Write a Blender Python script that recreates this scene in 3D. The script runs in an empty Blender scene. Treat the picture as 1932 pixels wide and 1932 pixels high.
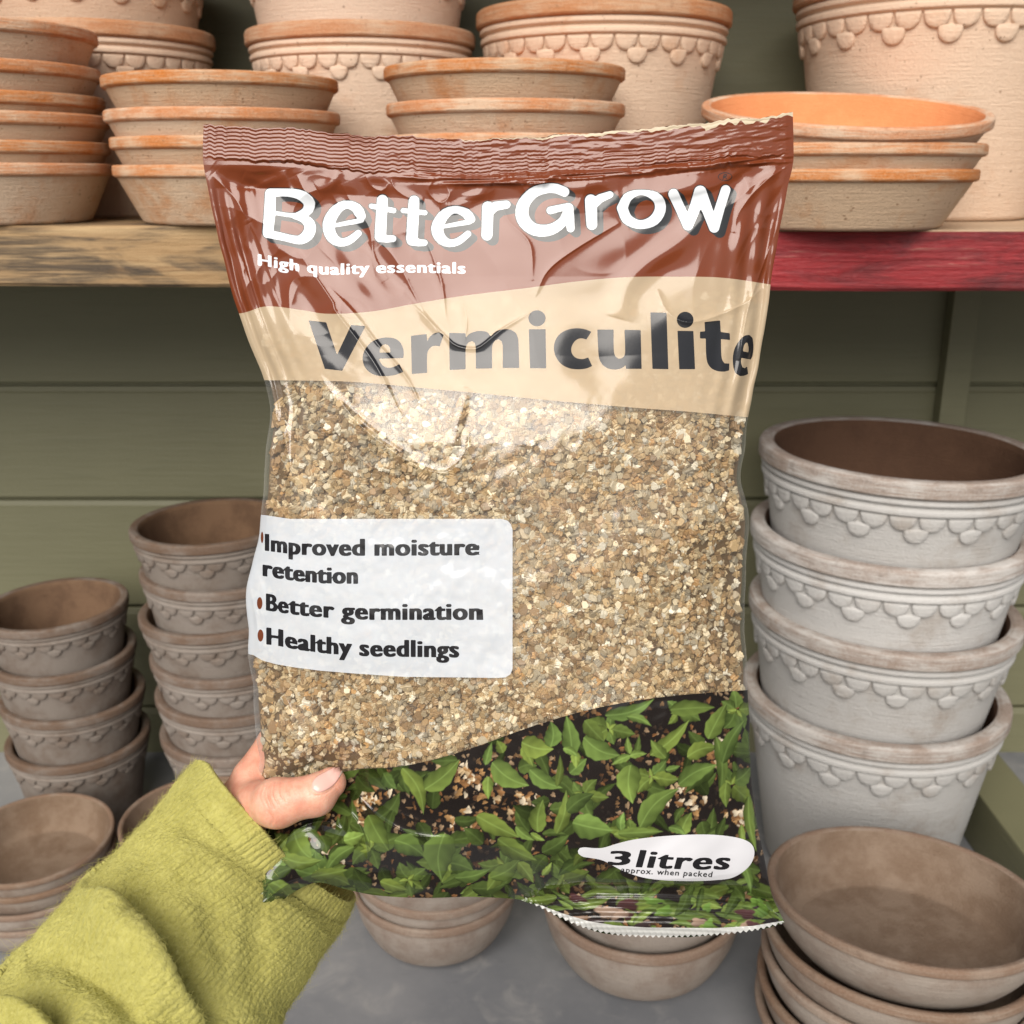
import bpy, math, random
import numpy as np
from mathutils import Vector, Matrix

random.seed(7)
rng = np.random.default_rng(11)
scene = bpy.context.scene
COL = scene.collection

# ------------------------------------------------------------------ camera
PITCH = math.radians(17.7)
CAMZ = 1.40
F = 2000.0 / 1932.0                      # focal length over frame width
cam_d = bpy.data.cameras.new('camera')
cam_d.sensor_fit = 'HORIZONTAL'
cam_d.sensor_width = 36.0
cam_d.lens = 36.0 * F
cam_d.clip_start = 0.02
cam_d.clip_end = 400.0
cam_d.dof.use_dof = True
cam_d.dof.focus_distance = 0.475
cam_d.dof.aperture_fstop = 19.0
cam = bpy.data.objects.new('camera', cam_d)
cam.location = (0, 0, CAMZ)
cam.rotation_euler = (math.pi / 2 - PITCH, 0, 0)
COL.objects.link(cam)
scene.camera = cam

# ------------------------------------------------------------------ world, sun, exposure
SUN_EL, SUN_AZ = math.radians(38), math.radians(193)   # azimuth clockwise from +Y
world = bpy.data.worlds.new('World')
scene.world = world
world.use_nodes = True
wn = world.node_tree
wn.nodes.clear()
sky = wn.nodes.new('ShaderNodeTexSky')
sky.sky_type = 'NISHITA'
sky.sun_disc = False
sky.sun_elevation = SUN_EL
sky.sun_rotation = SUN_AZ
sky.air_density = 1.0
sky.dust_density = 1.5
sky.ozone_density = 1.0
hsv = wn.nodes.new('ShaderNodeHueSaturation')
hsv.inputs['Saturation'].default_value = 0.30
bg = wn.nodes.new('ShaderNodeBackground')
bg.inputs['Strength'].default_value = 0.065
wo = wn.nodes.new('ShaderNodeOutputWorld')
wn.links.new(sky.outputs[0], hsv.inputs['Color'])
wn.links.new(hsv.outputs[0], bg.inputs['Color'])
wn.links.new(bg.outputs[0], wo.inputs['Surface'])

sun_d = bpy.data.lights.new('sun', 'SUN')
sun_d.energy = 3.0
sun_d.angle = math.radians(50)
sun_d.color = (1.0, 0.935, 0.855)
sun = bpy.data.objects.new('sun', sun_d)
sdir = Vector((math.sin(SUN_AZ) * math.cos(SUN_EL), math.cos(SUN_AZ) * math.cos(SUN_EL), math.sin(SUN_EL)))
sun.rotation_euler = sdir.to_track_quat('Z', 'Y').to_euler()
sun.location = (0, -3, 4)
COL.objects.link(sun)

scene.view_settings.view_transform = 'Standard'
scene.view_settings.look = 'None'
scene.view_settings.gamma = 1.0
scene.view_settings.use_curve_mapping = False
scene.view_settings.exposure = 0.62
scene.cycles.max_bounces = 8
scene.cycles.transparent_max_bounces = 12

# ------------------------------------------------------------------ projection helpers (photo pixels on a 1932 frame)
FWD = np.array([0, math.cos(PITCH), -math.sin(PITCH)])
UPV = np.array([0, math.sin(PITCH), math.cos(PITCH)])
RGT = np.array([1.0, 0, 0])
CAMP = np.array([0, 0, CAMZ])


def ray(px, py):
    px = np.asarray(px, float); py = np.asarray(py, float)
    return FWD + ((px - 966) / 2000.0)[..., None] * RGT + ((966 - py) / 2000.0)[..., None] * UPV


def at_depth(px, py, d):
    return CAMP + ray(px, py) * np.asarray(d, float)[..., None]


def on_z(px, py, z):
    r = ray(px, py)
    return CAMP + r * ((z - CAMZ) / r[2])


def x_at(px, Y, z):
    depth = Y * math.cos(PITCH) + (CAMZ - z) * math.sin(PITCH)
    return (px - 966) / 2000.0 * depth


# ------------------------------------------------------------------ object helpers
def tag(o, label=None, cat=None, group=None, kind=None):
    if label: o['label'] = label
    if cat: o['category'] = cat
    if group: o['group'] = group
    if kind: o['kind'] = kind
    return o


def empty(name, loc, label, cat, group=None, rot=(0, 0, 0), scale=1.0):
    o = bpy.data.objects.new(name, None)
    COL.objects.link(o)
    o.location = loc
    o.rotation_euler = rot
    o.scale = (scale,) * 3
    o.empty_display_size = 0.05
    return tag(o, label, cat, group)


def mesh_np(name, V, faces, smooth=True):
    """faces: list of int arrays (n,k) of any k, or python lists of polygons"""
    me = bpy.data.meshes.new(name)
    V = np.ascontiguousarray(V, dtype=np.float32)
    loops, starts, totals = [], [], []
    pos = 0
    for f in faces:
        if isinstance(f, np.ndarray):
            if len(f) == 0: continue
            n, k = f.shape
            loops.append(f.astype(np.int32).ravel())
            starts.append(pos + np.arange(n, dtype=np.int32) * k)
            totals.append(np.full(n, k, np.int32))
            pos += n * k
        else:
            for p in f:
                loops.append(np.asarray(p, np.int32))
                starts.append(np.array([pos], np.int32))
                totals.append(np.array([len(p)], np.int32))
                pos += len(p)
    loops = np.concatenate(loops); starts = np.concatenate(starts); totals = np.concatenate(totals)
    me.vertices.add(len(V)); me.vertices.foreach_set('co', V.ravel())
    me.loops.add(len(loops)); me.loops.foreach_set('vertex_index', loops)
    me.polygons.add(len(starts))
    me.polygons.foreach_set('loop_start', starts)
    me.polygons.foreach_set('loop_total', totals)
    me.polygons.foreach_set('use_smooth', np.full(len(starts), smooth, bool))
    me.update(calc_edges=True)
    me.validate()
    return me


def obj(name, me, mat=None, parent=None, kind=None):
    if mat is not None:
        for m in (mat if isinstance(mat, (list, tuple)) else [mat]):
            me.materials.append(m)
    o = bpy.data.objects.new(name, me)
    COL.objects.link(o)
    if parent is not None: o.parent = parent
    if kind: o['kind'] = kind
    return o


def set_normals(me, N):
    me.normals_split_custom_set_from_vertices(np.ascontiguousarray(N, np.float32))


def color_attr(me, name, C):
    a = me.attributes.new(name, 'FLOAT_COLOR', 'POINT')
    c = np.ones((len(C), 4), np.float32); c[:, :3] = C
    a.data.foreach_set('color', c.ravel())


def grid_faces(nu, nv, wrap_u=False):
    """vertex index = v*nu+u"""
    uu = np.arange(nu if wrap_u else nu - 1)
    vv = np.arange(nv - 1)
    U, Vv = np.meshgrid(uu, vv)
    U2 = (U + 1) % nu
    return np.stack([Vv * nu + U, Vv * nu + U2, (Vv + 1) * nu + U2, (Vv + 1) * nu + U], -1).reshape(-1, 4)


def blur_noise(h, w, sy, sx, r):
    """smooth random field with unit deviation"""
    n = r.standard_normal((h, w))
    fy = np.fft.fftfreq(h)[:, None]; fx = np.fft.rfftfreq(w)[None, :]
    k = np.exp(-2 * (math.pi ** 2) * ((fy * sy) ** 2 + (fx * sx) ** 2))
    o = np.fft.irfft2(np.fft.rfft2(n) * k, s=(h, w))
    return o / (o.std() + 1e-9)


def smooth_curve(pts, n, axis_param=None):
    """Catmull-Rom through pts, resampled evenly by chord length"""
    p = np.asarray(pts, float)
    q = np.vstack([2 * p[0] - p[1], p, 2 * p[-1] - p[-2]])
    out = []
    for i in range(1, len(q) - 2):
        t = np.linspace(0, 1, 24, endpoint=False)[:, None]
        a, b, c, d = q[i - 1], q[i], q[i + 1], q[i + 2]
        out.append(0.5 * ((2 * b) + (-a + c) * t + (2 * a - 5 * b + 4 * c - d) * t ** 2 + (-a + 3 * b - 3 * c + d) * t ** 3))
    out.append(p[-1:])
    o = np.vstack(out)
    s = np.concatenate([[0], np.cumsum(np.linalg.norm(np.diff(o[:, :2], axis=0), axis=1))])
    u = np.linspace(0, s[-1], n)
    return np.stack([np.interp(u, s, o[:, k]) for k in range(o.shape[1])], 1)


# ------------------------------------------------------------------ material helpers
class NT:
    def __init__(self, name):
        self.m = bpy.data.materials.new(name)
        self.m.use_nodes = True
        self.t = self.m.node_tree
        self.t.nodes.clear()
        self.out = self.n('ShaderNodeOutputMaterial')

    def n(self, typ, **kw):
        nd = self.t.nodes.new(typ)
        for k, v in kw.items(): setattr(nd, k, v)
        return nd

    def l(self, a, b):
        self.t.links.new(a, b)

    def val(self, sock, v):
        if isinstance(v, bpy.types.NodeSocket): self.l(v, sock)
        elif isinstance(v, (tuple, list)) and len(v) == 3 and sock.type == 'RGBA': sock.default_value = (*v, 1)
        else: sock.default_value = v

    def mix(self, fac, a, b, blend='MIX'):
        nd = self.n('ShaderNodeMix', data_type='RGBA', blend_type=blend)
        self.val(nd.inputs[0], fac); self.val(nd.inputs[6], a); self.val(nd.inputs[7], b)
        return nd.outputs[2]

    def math(self, op, a, b=0.5, c=0.5):
        nd = self.n('ShaderNodeMath', operation=op)
        self.val(nd.inputs[0], a); self.val(nd.inputs[1], b); self.val(nd.inputs[2], c)
        return nd.outputs[0]

    def ramp(self, fac, lo, hi):
        nd = self.n('ShaderNodeMapRange')
        nd.interpolation_type = 'SMOOTHSTEP'
        self.val(nd.inputs[0], fac); self.val(nd.inputs[1], lo); self.val(nd.inputs[2], hi)
        return nd.outputs[0]

    def coords(self, scale=(1, 1, 1), per_object=True):
        tc = self.n('ShaderNodeTexCoord')
        v = tc.outputs['Object']
        if per_object:
            oi = self.n('ShaderNodeObjectInfo')
            mu = self.n('ShaderNodeVectorMath', operation='SCALE')
            cx = self.n('ShaderNodeCombineXYZ')
            self.l(oi.outputs['Random'], cx.inputs[0]); self.l(oi.outputs['Random'], cx.inputs[1]); self.l(oi.outputs['Random'], cx.inputs[2])
            self.l(cx.outputs[0], mu.inputs[0]); mu.inputs[3].default_value = 37.0
            ad = self.n('ShaderNodeVectorMath', operation='ADD')
            self.l(v, ad.inputs[0]); self.l(mu.outputs[0], ad.inputs[1])
            v = ad.outputs[0]
        mp = self.n('ShaderNodeMapping')
        self.l(v, mp.inputs[0]); mp.inputs[3].default_value = scale
        return mp.outputs[0]

    def noise(self, vec, scale, detail=4, rough=0.55, dist=0.0):
        nd = self.n('ShaderNodeTexNoise')
        self.l(vec, nd.inputs['Vector'])
        nd.inputs['Scale'].default_value = scale
        nd.inputs['Detail'].default_value = detail
        nd.inputs['Roughness'].default_value = rough
        nd.inputs['Distortion'].default_value = dist
        return nd.outputs['Fac']

    def voro(self, vec, scale, feature='F1'):
        nd = self.n('ShaderNodeTexVoronoi', feature=feature)
        self.l(vec, nd.inputs['Vector']); nd.inputs['Scale'].default_value = scale
        return nd

    def bump(self, h, strength=0.3, dist=0.001, normal=None):
        nd = self.n('ShaderNodeBump')
        self.val(nd.inputs['Height'], h)
        nd.inputs['Strength'].default_value = strength
        nd.inputs['Distance'].default_value = dist
        if normal is not None: self.l(normal, nd.inputs['Normal'])
        return nd.outputs[0]

    def attr(self, name):
        nd = self.n('ShaderNodeAttribute', attribute_name=name)
        return nd

    def princ(self, color, rough=0.6, normal=None, **kw):
        p = self.n('ShaderNodeBsdfPrincipled')
        self.val(p.inputs['Base Color'], color)
        self.val(p.inputs['Roughness'], rough)
        if normal is not None: self.l(normal, p.inputs['Normal'])
        for k, v in kw.items(): self.val(p.inputs[k.replace('_', ' ')], v)
        return p

    def done(self, shader):
        self.l(shader, self.out.inputs['Surface'])
        return self.m


def clay(name, chalk, raw, bare, rim=False, pits=1.0, bloom=(0.40, 0.60)):
    """chalk = pale bloom on the fired clay, raw = clay showing through, bare = rubbed rim colour"""
    t = NT(name)
    v = t.coords()
    n1 = t.noise(v, 2.2, 5, 0.6)
    n2 = t.noise(v, 9.0, 5, 0.65)
    n3 = t.noise(v, 60.0, 3, 0.6)
    f = t.ramp(t.math('ADD', t.math('MULTIPLY', n1, 0.75), t.math('MULTIPLY', n2, 0.25)), bloom[0], bloom[1])
    col = t.mix(f, raw, chalk)
    # throwing marks round the wall
    vr = t.coords((1.2, 1.2, 26.0))
    nr = t.noise(vr, 3.0, 4, 0.7)
    if rim:
        fr = t.ramp(t.math('ADD', t.math('MULTIPLY', nr, 0.6), t.math('MULTIPLY', n1, 0.4)), 0.42, 0.60)
        col = t.mix(t.math('MULTIPLY_ADD', fr, 0.75, 0.15), bare, col)
        col = t.mix(t.math('MULTIPLY', t.ramp(n2, 0.55, 0.75), 0.5), col, tuple(c * 0.6 for c in bare))
    else:
        col = t.mix(t.math('MULTIPLY', t.ramp(nr, 0.5, 0.8), 0.18), col, raw)
    col = t.mix(t.math('MULTIPLY', t.ramp(n3, 0.35, 0.75), 0.22), col, tuple(min(1, c * 1.25) for c in chalk))
    vo = t.voro(v, 21.0)
    pit = t.math('LESS_THAN', vo.outputs['Distance'], t.math('MULTIPLY', t.ramp(n2, 0.42, 0.66), 0.26 * pits))
    col = t.mix(t.math('MULTIPLY', pit, 0.6), col, tuple(c * 0.40 for c in raw))
    # no two firings are alike
    oi = t.n('ShaderNodeObjectInfo')
    hs_ = t.n('ShaderNodeHueSaturation')
    sc_ = t.n('ShaderNodeSeparateColor'); t.l(oi.outputs['Color'], sc_.inputs[0])
    t.l(t.math('MULTIPLY_ADD', sc_.outputs[0], 0.20, 0.92), hs_.inputs['Value'])
    t.l(t.math('MULTIPLY_ADD', sc_.outputs[0], -0.22, 1.12), hs_.inputs['Saturation'])
    t.l(col, hs_.inputs['Color']); col = hs_.outputs[0]
    h = t.math('ADD', t.math('MULTIPLY', n3, 0.5), t.math('MULTIPLY', pit, -1.0))
    h = t.math('ADD', h, t.math('MULTIPLY', nr, 0.6))
    nrm = t.bump(h, 0.35, 0.012)
    p = t.princ(col, 0.85, nrm)
    p.inputs['Specular IOR Level'].default_value = 0.25
    return t.done(p.outputs[0])


CHALK, RAW, BARE = (0.58, 0.43, 0.305), (0.50, 0.255, 0.13), (0.50, 0.175, 0.055)
M_tbody = clay('pale_terracotta', CHALK, RAW, BARE, False, 1.0, (0.30, 0.52))
M_trim = clay('rubbed_terracotta_rim', CHALK, RAW, BARE, True, 0.6, (0.3, 0.6))
M_tin = clay('bare_terracotta_inside', (0.60, 0.22, 0.07), (0.55, 0.19, 0.055), BARE, False, 0.3)
M_tpot = clay('chalky_terracotta', (0.65, 0.495, 0.375), (0.55, 0.33, 0.205), BARE, False, 0.8, (0.25, 0.47))
M_tpotrim = clay('chalky_terracotta_rim', (0.54, 0.38, 0.26), (0.48, 0.25, 0.13), (0.46, 0.21, 0.10), True, 0.4, (0.3, 0.6))
GCH, GRAW, GBARE = (0.225, 0.195, 0.170), (0.145, 0.108, 0.084), (0.125, 0.075, 0.048)
M_gbody = clay('grey_brown_clay', GCH, GRAW, GBARE, False, 0.5, (0.3, 0.6))
M_grim = clay('rubbed_brown_clay_rim', GCH, GRAW, GBARE, True, 0.4, (0.4, 0.7))
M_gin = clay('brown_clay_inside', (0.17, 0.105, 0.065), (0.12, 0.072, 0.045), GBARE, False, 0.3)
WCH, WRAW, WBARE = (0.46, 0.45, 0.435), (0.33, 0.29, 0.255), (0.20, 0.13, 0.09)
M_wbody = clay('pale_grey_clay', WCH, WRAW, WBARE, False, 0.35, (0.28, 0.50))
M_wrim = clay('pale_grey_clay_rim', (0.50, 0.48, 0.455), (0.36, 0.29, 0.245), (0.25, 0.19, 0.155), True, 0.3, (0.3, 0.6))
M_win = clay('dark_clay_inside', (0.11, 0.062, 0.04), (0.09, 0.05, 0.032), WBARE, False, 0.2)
M_sbody = clay('brown_saucer_clay', (0.265, 0.225, 0.19), (0.18, 0.13, 0.10), GBARE, False, 0.5, (0.3, 0.6))
M_srim = clay('brown_saucer_rim', (0.27, 0.215, 0.17), (0.20, 0.14, 0.10), (0.18, 0.112, 0.076), True, 0.4, (0.4, 0.7))
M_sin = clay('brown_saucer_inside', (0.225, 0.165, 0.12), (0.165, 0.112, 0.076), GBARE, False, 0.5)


def paint_wall():
    t = NT('sage_green_paint')
    v = t.coords(per_object=False)
    n1 = t.noise(v, 1.7, 4); n2 = t.noise(t.coords((1, 1, 14), False), 9, 4, 0.7); n3 = t.noise(v, 300, 2)
    col = t.mix(t.ramp(n1, 0.3, 0.7), (0.140, 0.136, 0.076), (0.172, 0.167, 0.096))
    col = t.mix(t.math('MULTIPLY', t.ramp(n2, 0.5, 0.8), 0.25), col, (0.09, 0.092, 0.05))
    nrm = t.bump(t.math('ADD', n2, t.math('MULTIPLY', n3, 0.3)), 0.25, 0.003)
    return t.done(t.princ(col, 0.55, nrm).outputs[0])


def bare_wood():
    t = NT('weathered_bare_wood')
    v = t.coords((0.55, 4.0, 7.0), False)
    g = t.noise(v, 6.0, 6, 0.65, 1.2)
    g2 = t.noise(t.coords((1.2, 10, 30.0), False), 7.0, 5, 0.7, 0.4)
    st = t.noise(t.coords((0.9, 3, 3.2), False), 4.5, 5, 0.6, 2.2)
    col = t.mix(t.ramp(g, 0.3, 0.7), (0.29, 0.178, 0.080), (0.44, 0.305, 0.160))
    col = t.mix(t.math('MULTIPLY', t.ramp(g2, 0.46, 0.66), 0.75), col, (0.19, 0.105, 0.045))
    col = t.mix(t.math('MULTIPLY', t.math('MULTIPLY', t.ramp(st, 0.43, 0.57), 0.92), t.ramp(g2, 0.30, 0.60)), col, (0.055, 0.042, 0.03))
    # saw marks
    sw = t.noise(t.coords((40, 2, 2.0), False), 5.0, 3, 0.6)
    nrm = t.bump(t.math('ADD', g2, t.math('MULTIPLY', sw, 0.4)), 0.6, 0.004)
    return t.done(t.princ(col, 0.8, nrm).outputs[0])


def red_wood():
    t = NT('worn_red_paint')
    v = t.coords((1.0, 5, 6.0), False)
    g = t.noise(v, 8.0, 6, 0.65, 1.0)
    g2 = t.noise(t.coords((2.0, 12, 40.0), False), 6.0, 5, 0.7, 0.5)
    col = t.mix(t.ramp(g, 0.34, 0.66), (0.095, 0.009, 0.011), (0.28, 0.017, 0.021))
    col = t.mix(t.math('MULTIPLY', t.ramp(g2, 0.52, 0.75), 0.6), col, (0.30, 0.03, 0.045))
    col = t.mix(t.math('MULTIPLY', t.ramp(g2, 0.60, 0.70), t.ramp(g, 0.45, 0.6)), col, (0.33, 0.15, 0.11))
    # the paint stops at the top arris: bare timber above
    ge = t.n('ShaderNodeNewGeometry')
    sp = t.n('ShaderNodeSeparateXYZ'); t.l(ge.outputs['Normal'], sp.inputs[0])
    wood = t.mix(t.ramp(g2, 0.3, 0.7), (0.42, 0.28, 0.17), (0.56, 0.42, 0.29))
    col = t.mix(t.ramp(sp.outputs[2], 0.5, 0.8), col, wood)
    nrm = t.bump(t.math('ADD', g2, t.math('MULTIPLY', g, 0.8)), 0.7, 0.005)
    return t.done(t.princ(col, 0.55, nrm).outputs[0])


def floor_mat():
    t = NT('grey_zinc_floor')
    v = t.coords(per_object=False)
    n1 = t.noise(v, 3.5, 6, 0.6); n2 = t.noise(v, 22, 5, 0.65, 0.6); n3 = t.noise(t.coords((1, 4, 1), False), 40, 4, 0.7)
    col = t.mix(t.ramp(n1, 0.3, 0.7), (0.135, 0.142, 0.155), (0.235, 0.235, 0.240))
    col = t.mix(t.math('MULTIPLY', t.ramp(n2, 0.5, 0.78), 0.55), col, (0.32, 0.31, 0.295))
    col = t.mix(t.math('MULTIPLY', t.ramp(n3, 0.60, 0.8), 0.4), col, (0.10, 0.10, 0.105))
    nrm = t.bump(n2, 0.15, 0.003)
    return t.done(t.princ(col, t.math('MULTIPLY_ADD', n2, 0.3, 0.42), nrm).outputs[0])


M_wall, M_bwood, M_red, M_floor = paint_wall(), bare_wood(), red_wood(), floor_mat()

# ------------------------------------------------------------------ structure
FZ = 0.60            # floor level
WY = 1.36            # wall face


def box_bm(sx, sy, sz, bev=0.002, seg=2):
    import bmesh
    bm = bmesh.new()
    bmesh.ops.create_cube(bm, size=1.0)
    bmesh.ops.scale(bm, vec=(sx, sy, sz), verts=bm.verts)
    if bev: bmesh.ops.bevel(bm, geom=bm.edges[:], offset=bev, segments=seg, affect='EDGES', profile=0.6)
    return bm


def box(name, size, loc, mat, parent=None, bev=0.002, rot=(0, 0, 0)):
    bm = box_bm(*size, bev)
    me = bpy.data.meshes.new(name)
    bm.to_mesh(me); bm.free()
    for p in me.polygons: p.use_smooth = False
    o = obj(name, me, mat, parent)
    o.location = loc; o.rotation_euler = rot
    return o


# ground out to the horizon, and the raised grey floor the pots stand on
gm = NT('dark_paving')
gv = gm.coords(per_object=False)
M_ground = gm.done(gm.princ(gm.mix(gm.noise(gv, 3.0, 6, 0.6), (0.045, 0.043, 0.04), (0.085, 0.08, 0.074)), 0.8).outputs[0])
me = mesh_np('ground', np.array([[-150, -150, 0], [150, -150, 0], [150, 150, 0], [-150, 150, 0.]]), [np.array([[0, 1, 2, 3]])])
tag(obj('ground', me, M_ground), kind='structure')
box('floor', (5.2, 1.16, 0.05), (0, WY + 0.03 - 0.58, FZ - 0.025), M_floor, bev=0.003)
tag(bpy.data.objects['floor'], kind='structure')

# plank wall: one face profile of boards and grooves swept along x
groove_z = []
prof = []
z0 = CAMZ - 0.726
pitch_b = 0.1555
zs = [z0 - pitch_b * 1 + k * pitch_b for k in range(0, 15)]
prof.append((WY, FZ - 0.02))
for z in zs:
    if z < FZ: continue
    prof += [(WY, z - 0.012), (WY + 0.0015, z - 0.0105), (WY + 0.0035, z - 0.004), (WY + 0.010, z - 0.0035), (WY + 0.010, z), (WY + 0.002, z + 0.0007), (WY, z + 0.003)]
ztop = zs[-1] + 0.1
prof += [(WY, ztop), (WY + 0.03, ztop), (WY + 0.03, FZ - 0.02)]
n = len(prof)
xs = [-2.6, 2.6]
V = np.array([[x, y, z] for x in xs for (y, z) in prof])
q = np.array([[i, (i + 1) % n, n + (i + 1) % n, n + i] for i in range(n)])[:, ::-1]
me = mesh_np('plank_wall', V, [q], smooth=False)
wall = obj('plank_wall', me, M_wall)
tag(wall, 'sage green wall of horizontal boards behind the shelf and pots', 'wall', kind='thing')

# hanging batten under the shelf, at right
box('wall_batten', (0.034, 0.022, 0.30), (x_at(1815, 1.335, 1.19), WY - 0.0125, CAMZ - 0.345 + 0.175), M_wall, bev=0.002)
tag(bpy.data.objects['wall_batten'], 'short upright green batten on the wall under the red shelf', 'batten')

# timber rail on the floor at right, running away from the viewer
RX = 0.572
box('timber_rail', (0.066, 1.30, 0.076), (RX + 0.033, WY - 0.003 - 0.65, FZ + 0.038), M_wall, bev=0.003)
tag(bpy.data.objects['timber_rail'], 'green painted timber rail lying on the floor beside the pale grey pots', 'rail')

# shelf boards
SZ = CAMZ - 0.0430
SEAM = 0.03


def board(name, x0, x1, ztop, zbot, yf, mat, label, seed):
    """sawn board with a slightly wandering front face"""
    r = np.random.default_rng(seed)
    nx = 160
    X = np.linspace(x0, x1, nx)
    w1 = blur_noise(1, nx, 0, 9, r)[0] * 0.0007
    w2 = blur_noise(1, nx, 0, 5, r)[0] * 0.0007
    rows = []
    b = 0.003
    for (y, z, k) in ((yf + b, ztop, 0), (yf + .0008, ztop - .001, 1), (yf, ztop - b, 1), (yf, (ztop + zbot) / 2, 2), (yf, zbot + b, 3), (yf + b, zbot, 3), (WY - 0.002, zbot, 4), (WY - 0.002, ztop, 4)):
        yy = np.full(nx, y); zz = np.full(nx, z)
        if k == 1: zz = zz + w1 * .5; yy = yy + w2
        if k == 2: yy = yy + w2 * .7
        if k == 3: zz = zz + w2; yy = yy + w1
        rows.append(np.stack([X, yy, zz], 1))
    nr = len(rows)
    V = np.vstack(rows)
    f = grid_faces(nx, nr)
    last = np.array([[(nr - 1) * nx + i, (nr - 1) * nx + i + 1, i + 1, i] for i in range(nx - 1)])
    caps = [[r_ * nx for r_ in range(nr)], [r_ * nx + nx - 1 for r_ in range(nr)][::-1]]
    me = mesh_np(name, V, [f[:, ::-1], last[:, ::-1], caps], smooth=False)
    return tag(obj(name, me, mat), label, 'shelf board')


board('shelf_board', -1.6, SEAM - 0.001, SZ, CAMZ - 0.0955, 0.948, M_bwood, 'bare grainy wooden shelf board carrying the terracotta pots and saucers', 3)
board('shelf_board', SEAM + 0.001, 1.6, SZ - 0.003, CAMZ - 0.0975, 0.938, M_red, 'shelf board with worn red painted front edge', 4)

board('shelf_board', -1.6, 1.6, CAMZ + 0.40, CAMZ + 0.348, 0.945, M_bwood, 'unseen board added above the terracotta pots to shade the wall', 5)  # board added out of view so that the upper wall falls in shade

# ------------------------------------------------------------------ pots and saucers
def lathe(profile, nseg=96):
    p = np.asarray(profile, float)
    th = np.linspace(0, 2 * math.pi, nseg, endpoint=False)
    V = np.stack([p[:, 0:1] * np.cos(th), p[:, 0:1] * np.sin(th), np.repeat(p[:, 1:2], nseg, 1)], -1).reshape(-1, 3)
    return V, grid_faces(nseg, len(p), True)


def rounded(pts, k=3):
    """soften a lathe profile: replace each inner corner by a short arc"""
    p = [np.array(q, float) for q in pts]
    out = [p[0]]
    for i in range(1, len(p) - 1):
        a, b, c = p[i - 1], p[i], p[i + 1]
        d = min(np.linalg.norm(a - b), np.linalg.norm(c - b)) * 0.4
        u = b + (a - b) / (np.linalg.norm(a - b) + 1e-9) * d
        w = b + (c - b) / (np.linalg.norm(c - b) + 1e-9) * d
        for t in np.linspace(0, 1, k):
            out.append((1 - t) ** 2 * u + 2 * t * (1 - t) * b + t * t * w)
    out.append(p[-1])
    return out


PH = 1.52


def pot_meshes(kind, m_body, m_rim, m_in, nsc=32):
    h = PH
    wob = np.random.default_rng(5)
    body = rounded([(0.0001, 0), (0.70, 0), (0.725, 0.02), (0.925, h - 0.262), (0.945, h - 0.248), (0.967, h - 0.240), (0.967, h - 0.205), (0.945, h - 0.193), (0.940, h - 0.186), (0.960, h - 0.176), (0.975, h - 0.165), (0.972, h - 0.140), (0.958, h - 0.128)], 4)
    inner = rounded([(0.895, h - 0.012), (0.875, h - 0.05), (0.855, h - 0.26), (0.66, 0.10), (0.0001, 0.085)], 4)
    rim = rounded([(0.958, h - 0.128), (0.985, h - 0.122), (1.0, h - 0.108), (1.0, h - 0.022), (0.985, h), (0.925, h), (0.895, h - 0.012)], 5)
    V1, f1 = lathe(body, 128)
    V2, f2 = lathe(inner, 128)
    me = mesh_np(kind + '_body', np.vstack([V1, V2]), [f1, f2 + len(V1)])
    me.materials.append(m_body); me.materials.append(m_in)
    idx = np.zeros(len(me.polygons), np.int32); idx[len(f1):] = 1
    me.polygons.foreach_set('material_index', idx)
    V3, f3 = lathe(rim, 128)
    mr = mesh_np(kind + '_rim', V3, [f3]); mr.materials.append(m_rim)
    # scallop tongues
    zt = h - 0.252
    sl = (0.925 - 0.725) / (h - 0.262 - 0.02)
    rad = lambda z: 0.725 + (z - 0.02) * sl
    VV, FF = [], []
    base = 0
    sp = 2 * math.pi / nsc

    def tongue(th0, z_top, hw, hh):
        nonlocal base
        # outline: straight sides then a half round
        ol = [(-hw, 0.0)]
        for a in np.linspace(math.pi, 2 * math.pi, 13):
            ol.append((hw * math.cos(a), -(hh - hw) + hw * math.sin(a)))
        ol.append((hw, 0.0))
        ol = np.array(ol)
        cen = np.array([0, -hh * 0.45])
        rings = []
        for (s_, lift) in ((1.0, -0.004), (1.0, 0.012), (0.96, 0.019), (0.86, 0.0245), (0.5, 0.0265), (0.02, 0.027)):
            q = cen + (ol - cen) * s_
            z = z_top + q[:, 1]
            r_ = rad(z) + lift
            th = th0 + q[:, 0] / 0.92
            rings.append(np.stack([r_ * np.cos(th), r_ * np.sin(th), z], 1))
        k = len(ol)
        V = np.vstack(rings)
        VV.append(V)
        FF.append(grid_faces(k, len(rings), True) + base)
        base += len(V)

    for i in range(nsc):
        tongue(i * sp, zt, sp * 0.46 * 0.92, 0.105)
    for i in range(0, nsc, 2):
        tongue((i + 0.5) * sp, zt - 0.085, sp * 0.43 * 0.92, 0.105)
    ms = mesh_np(kind + '_frieze', np.vstack(VV), FF); ms.materials.append(m_body)
    return me, mr, ms


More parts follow.
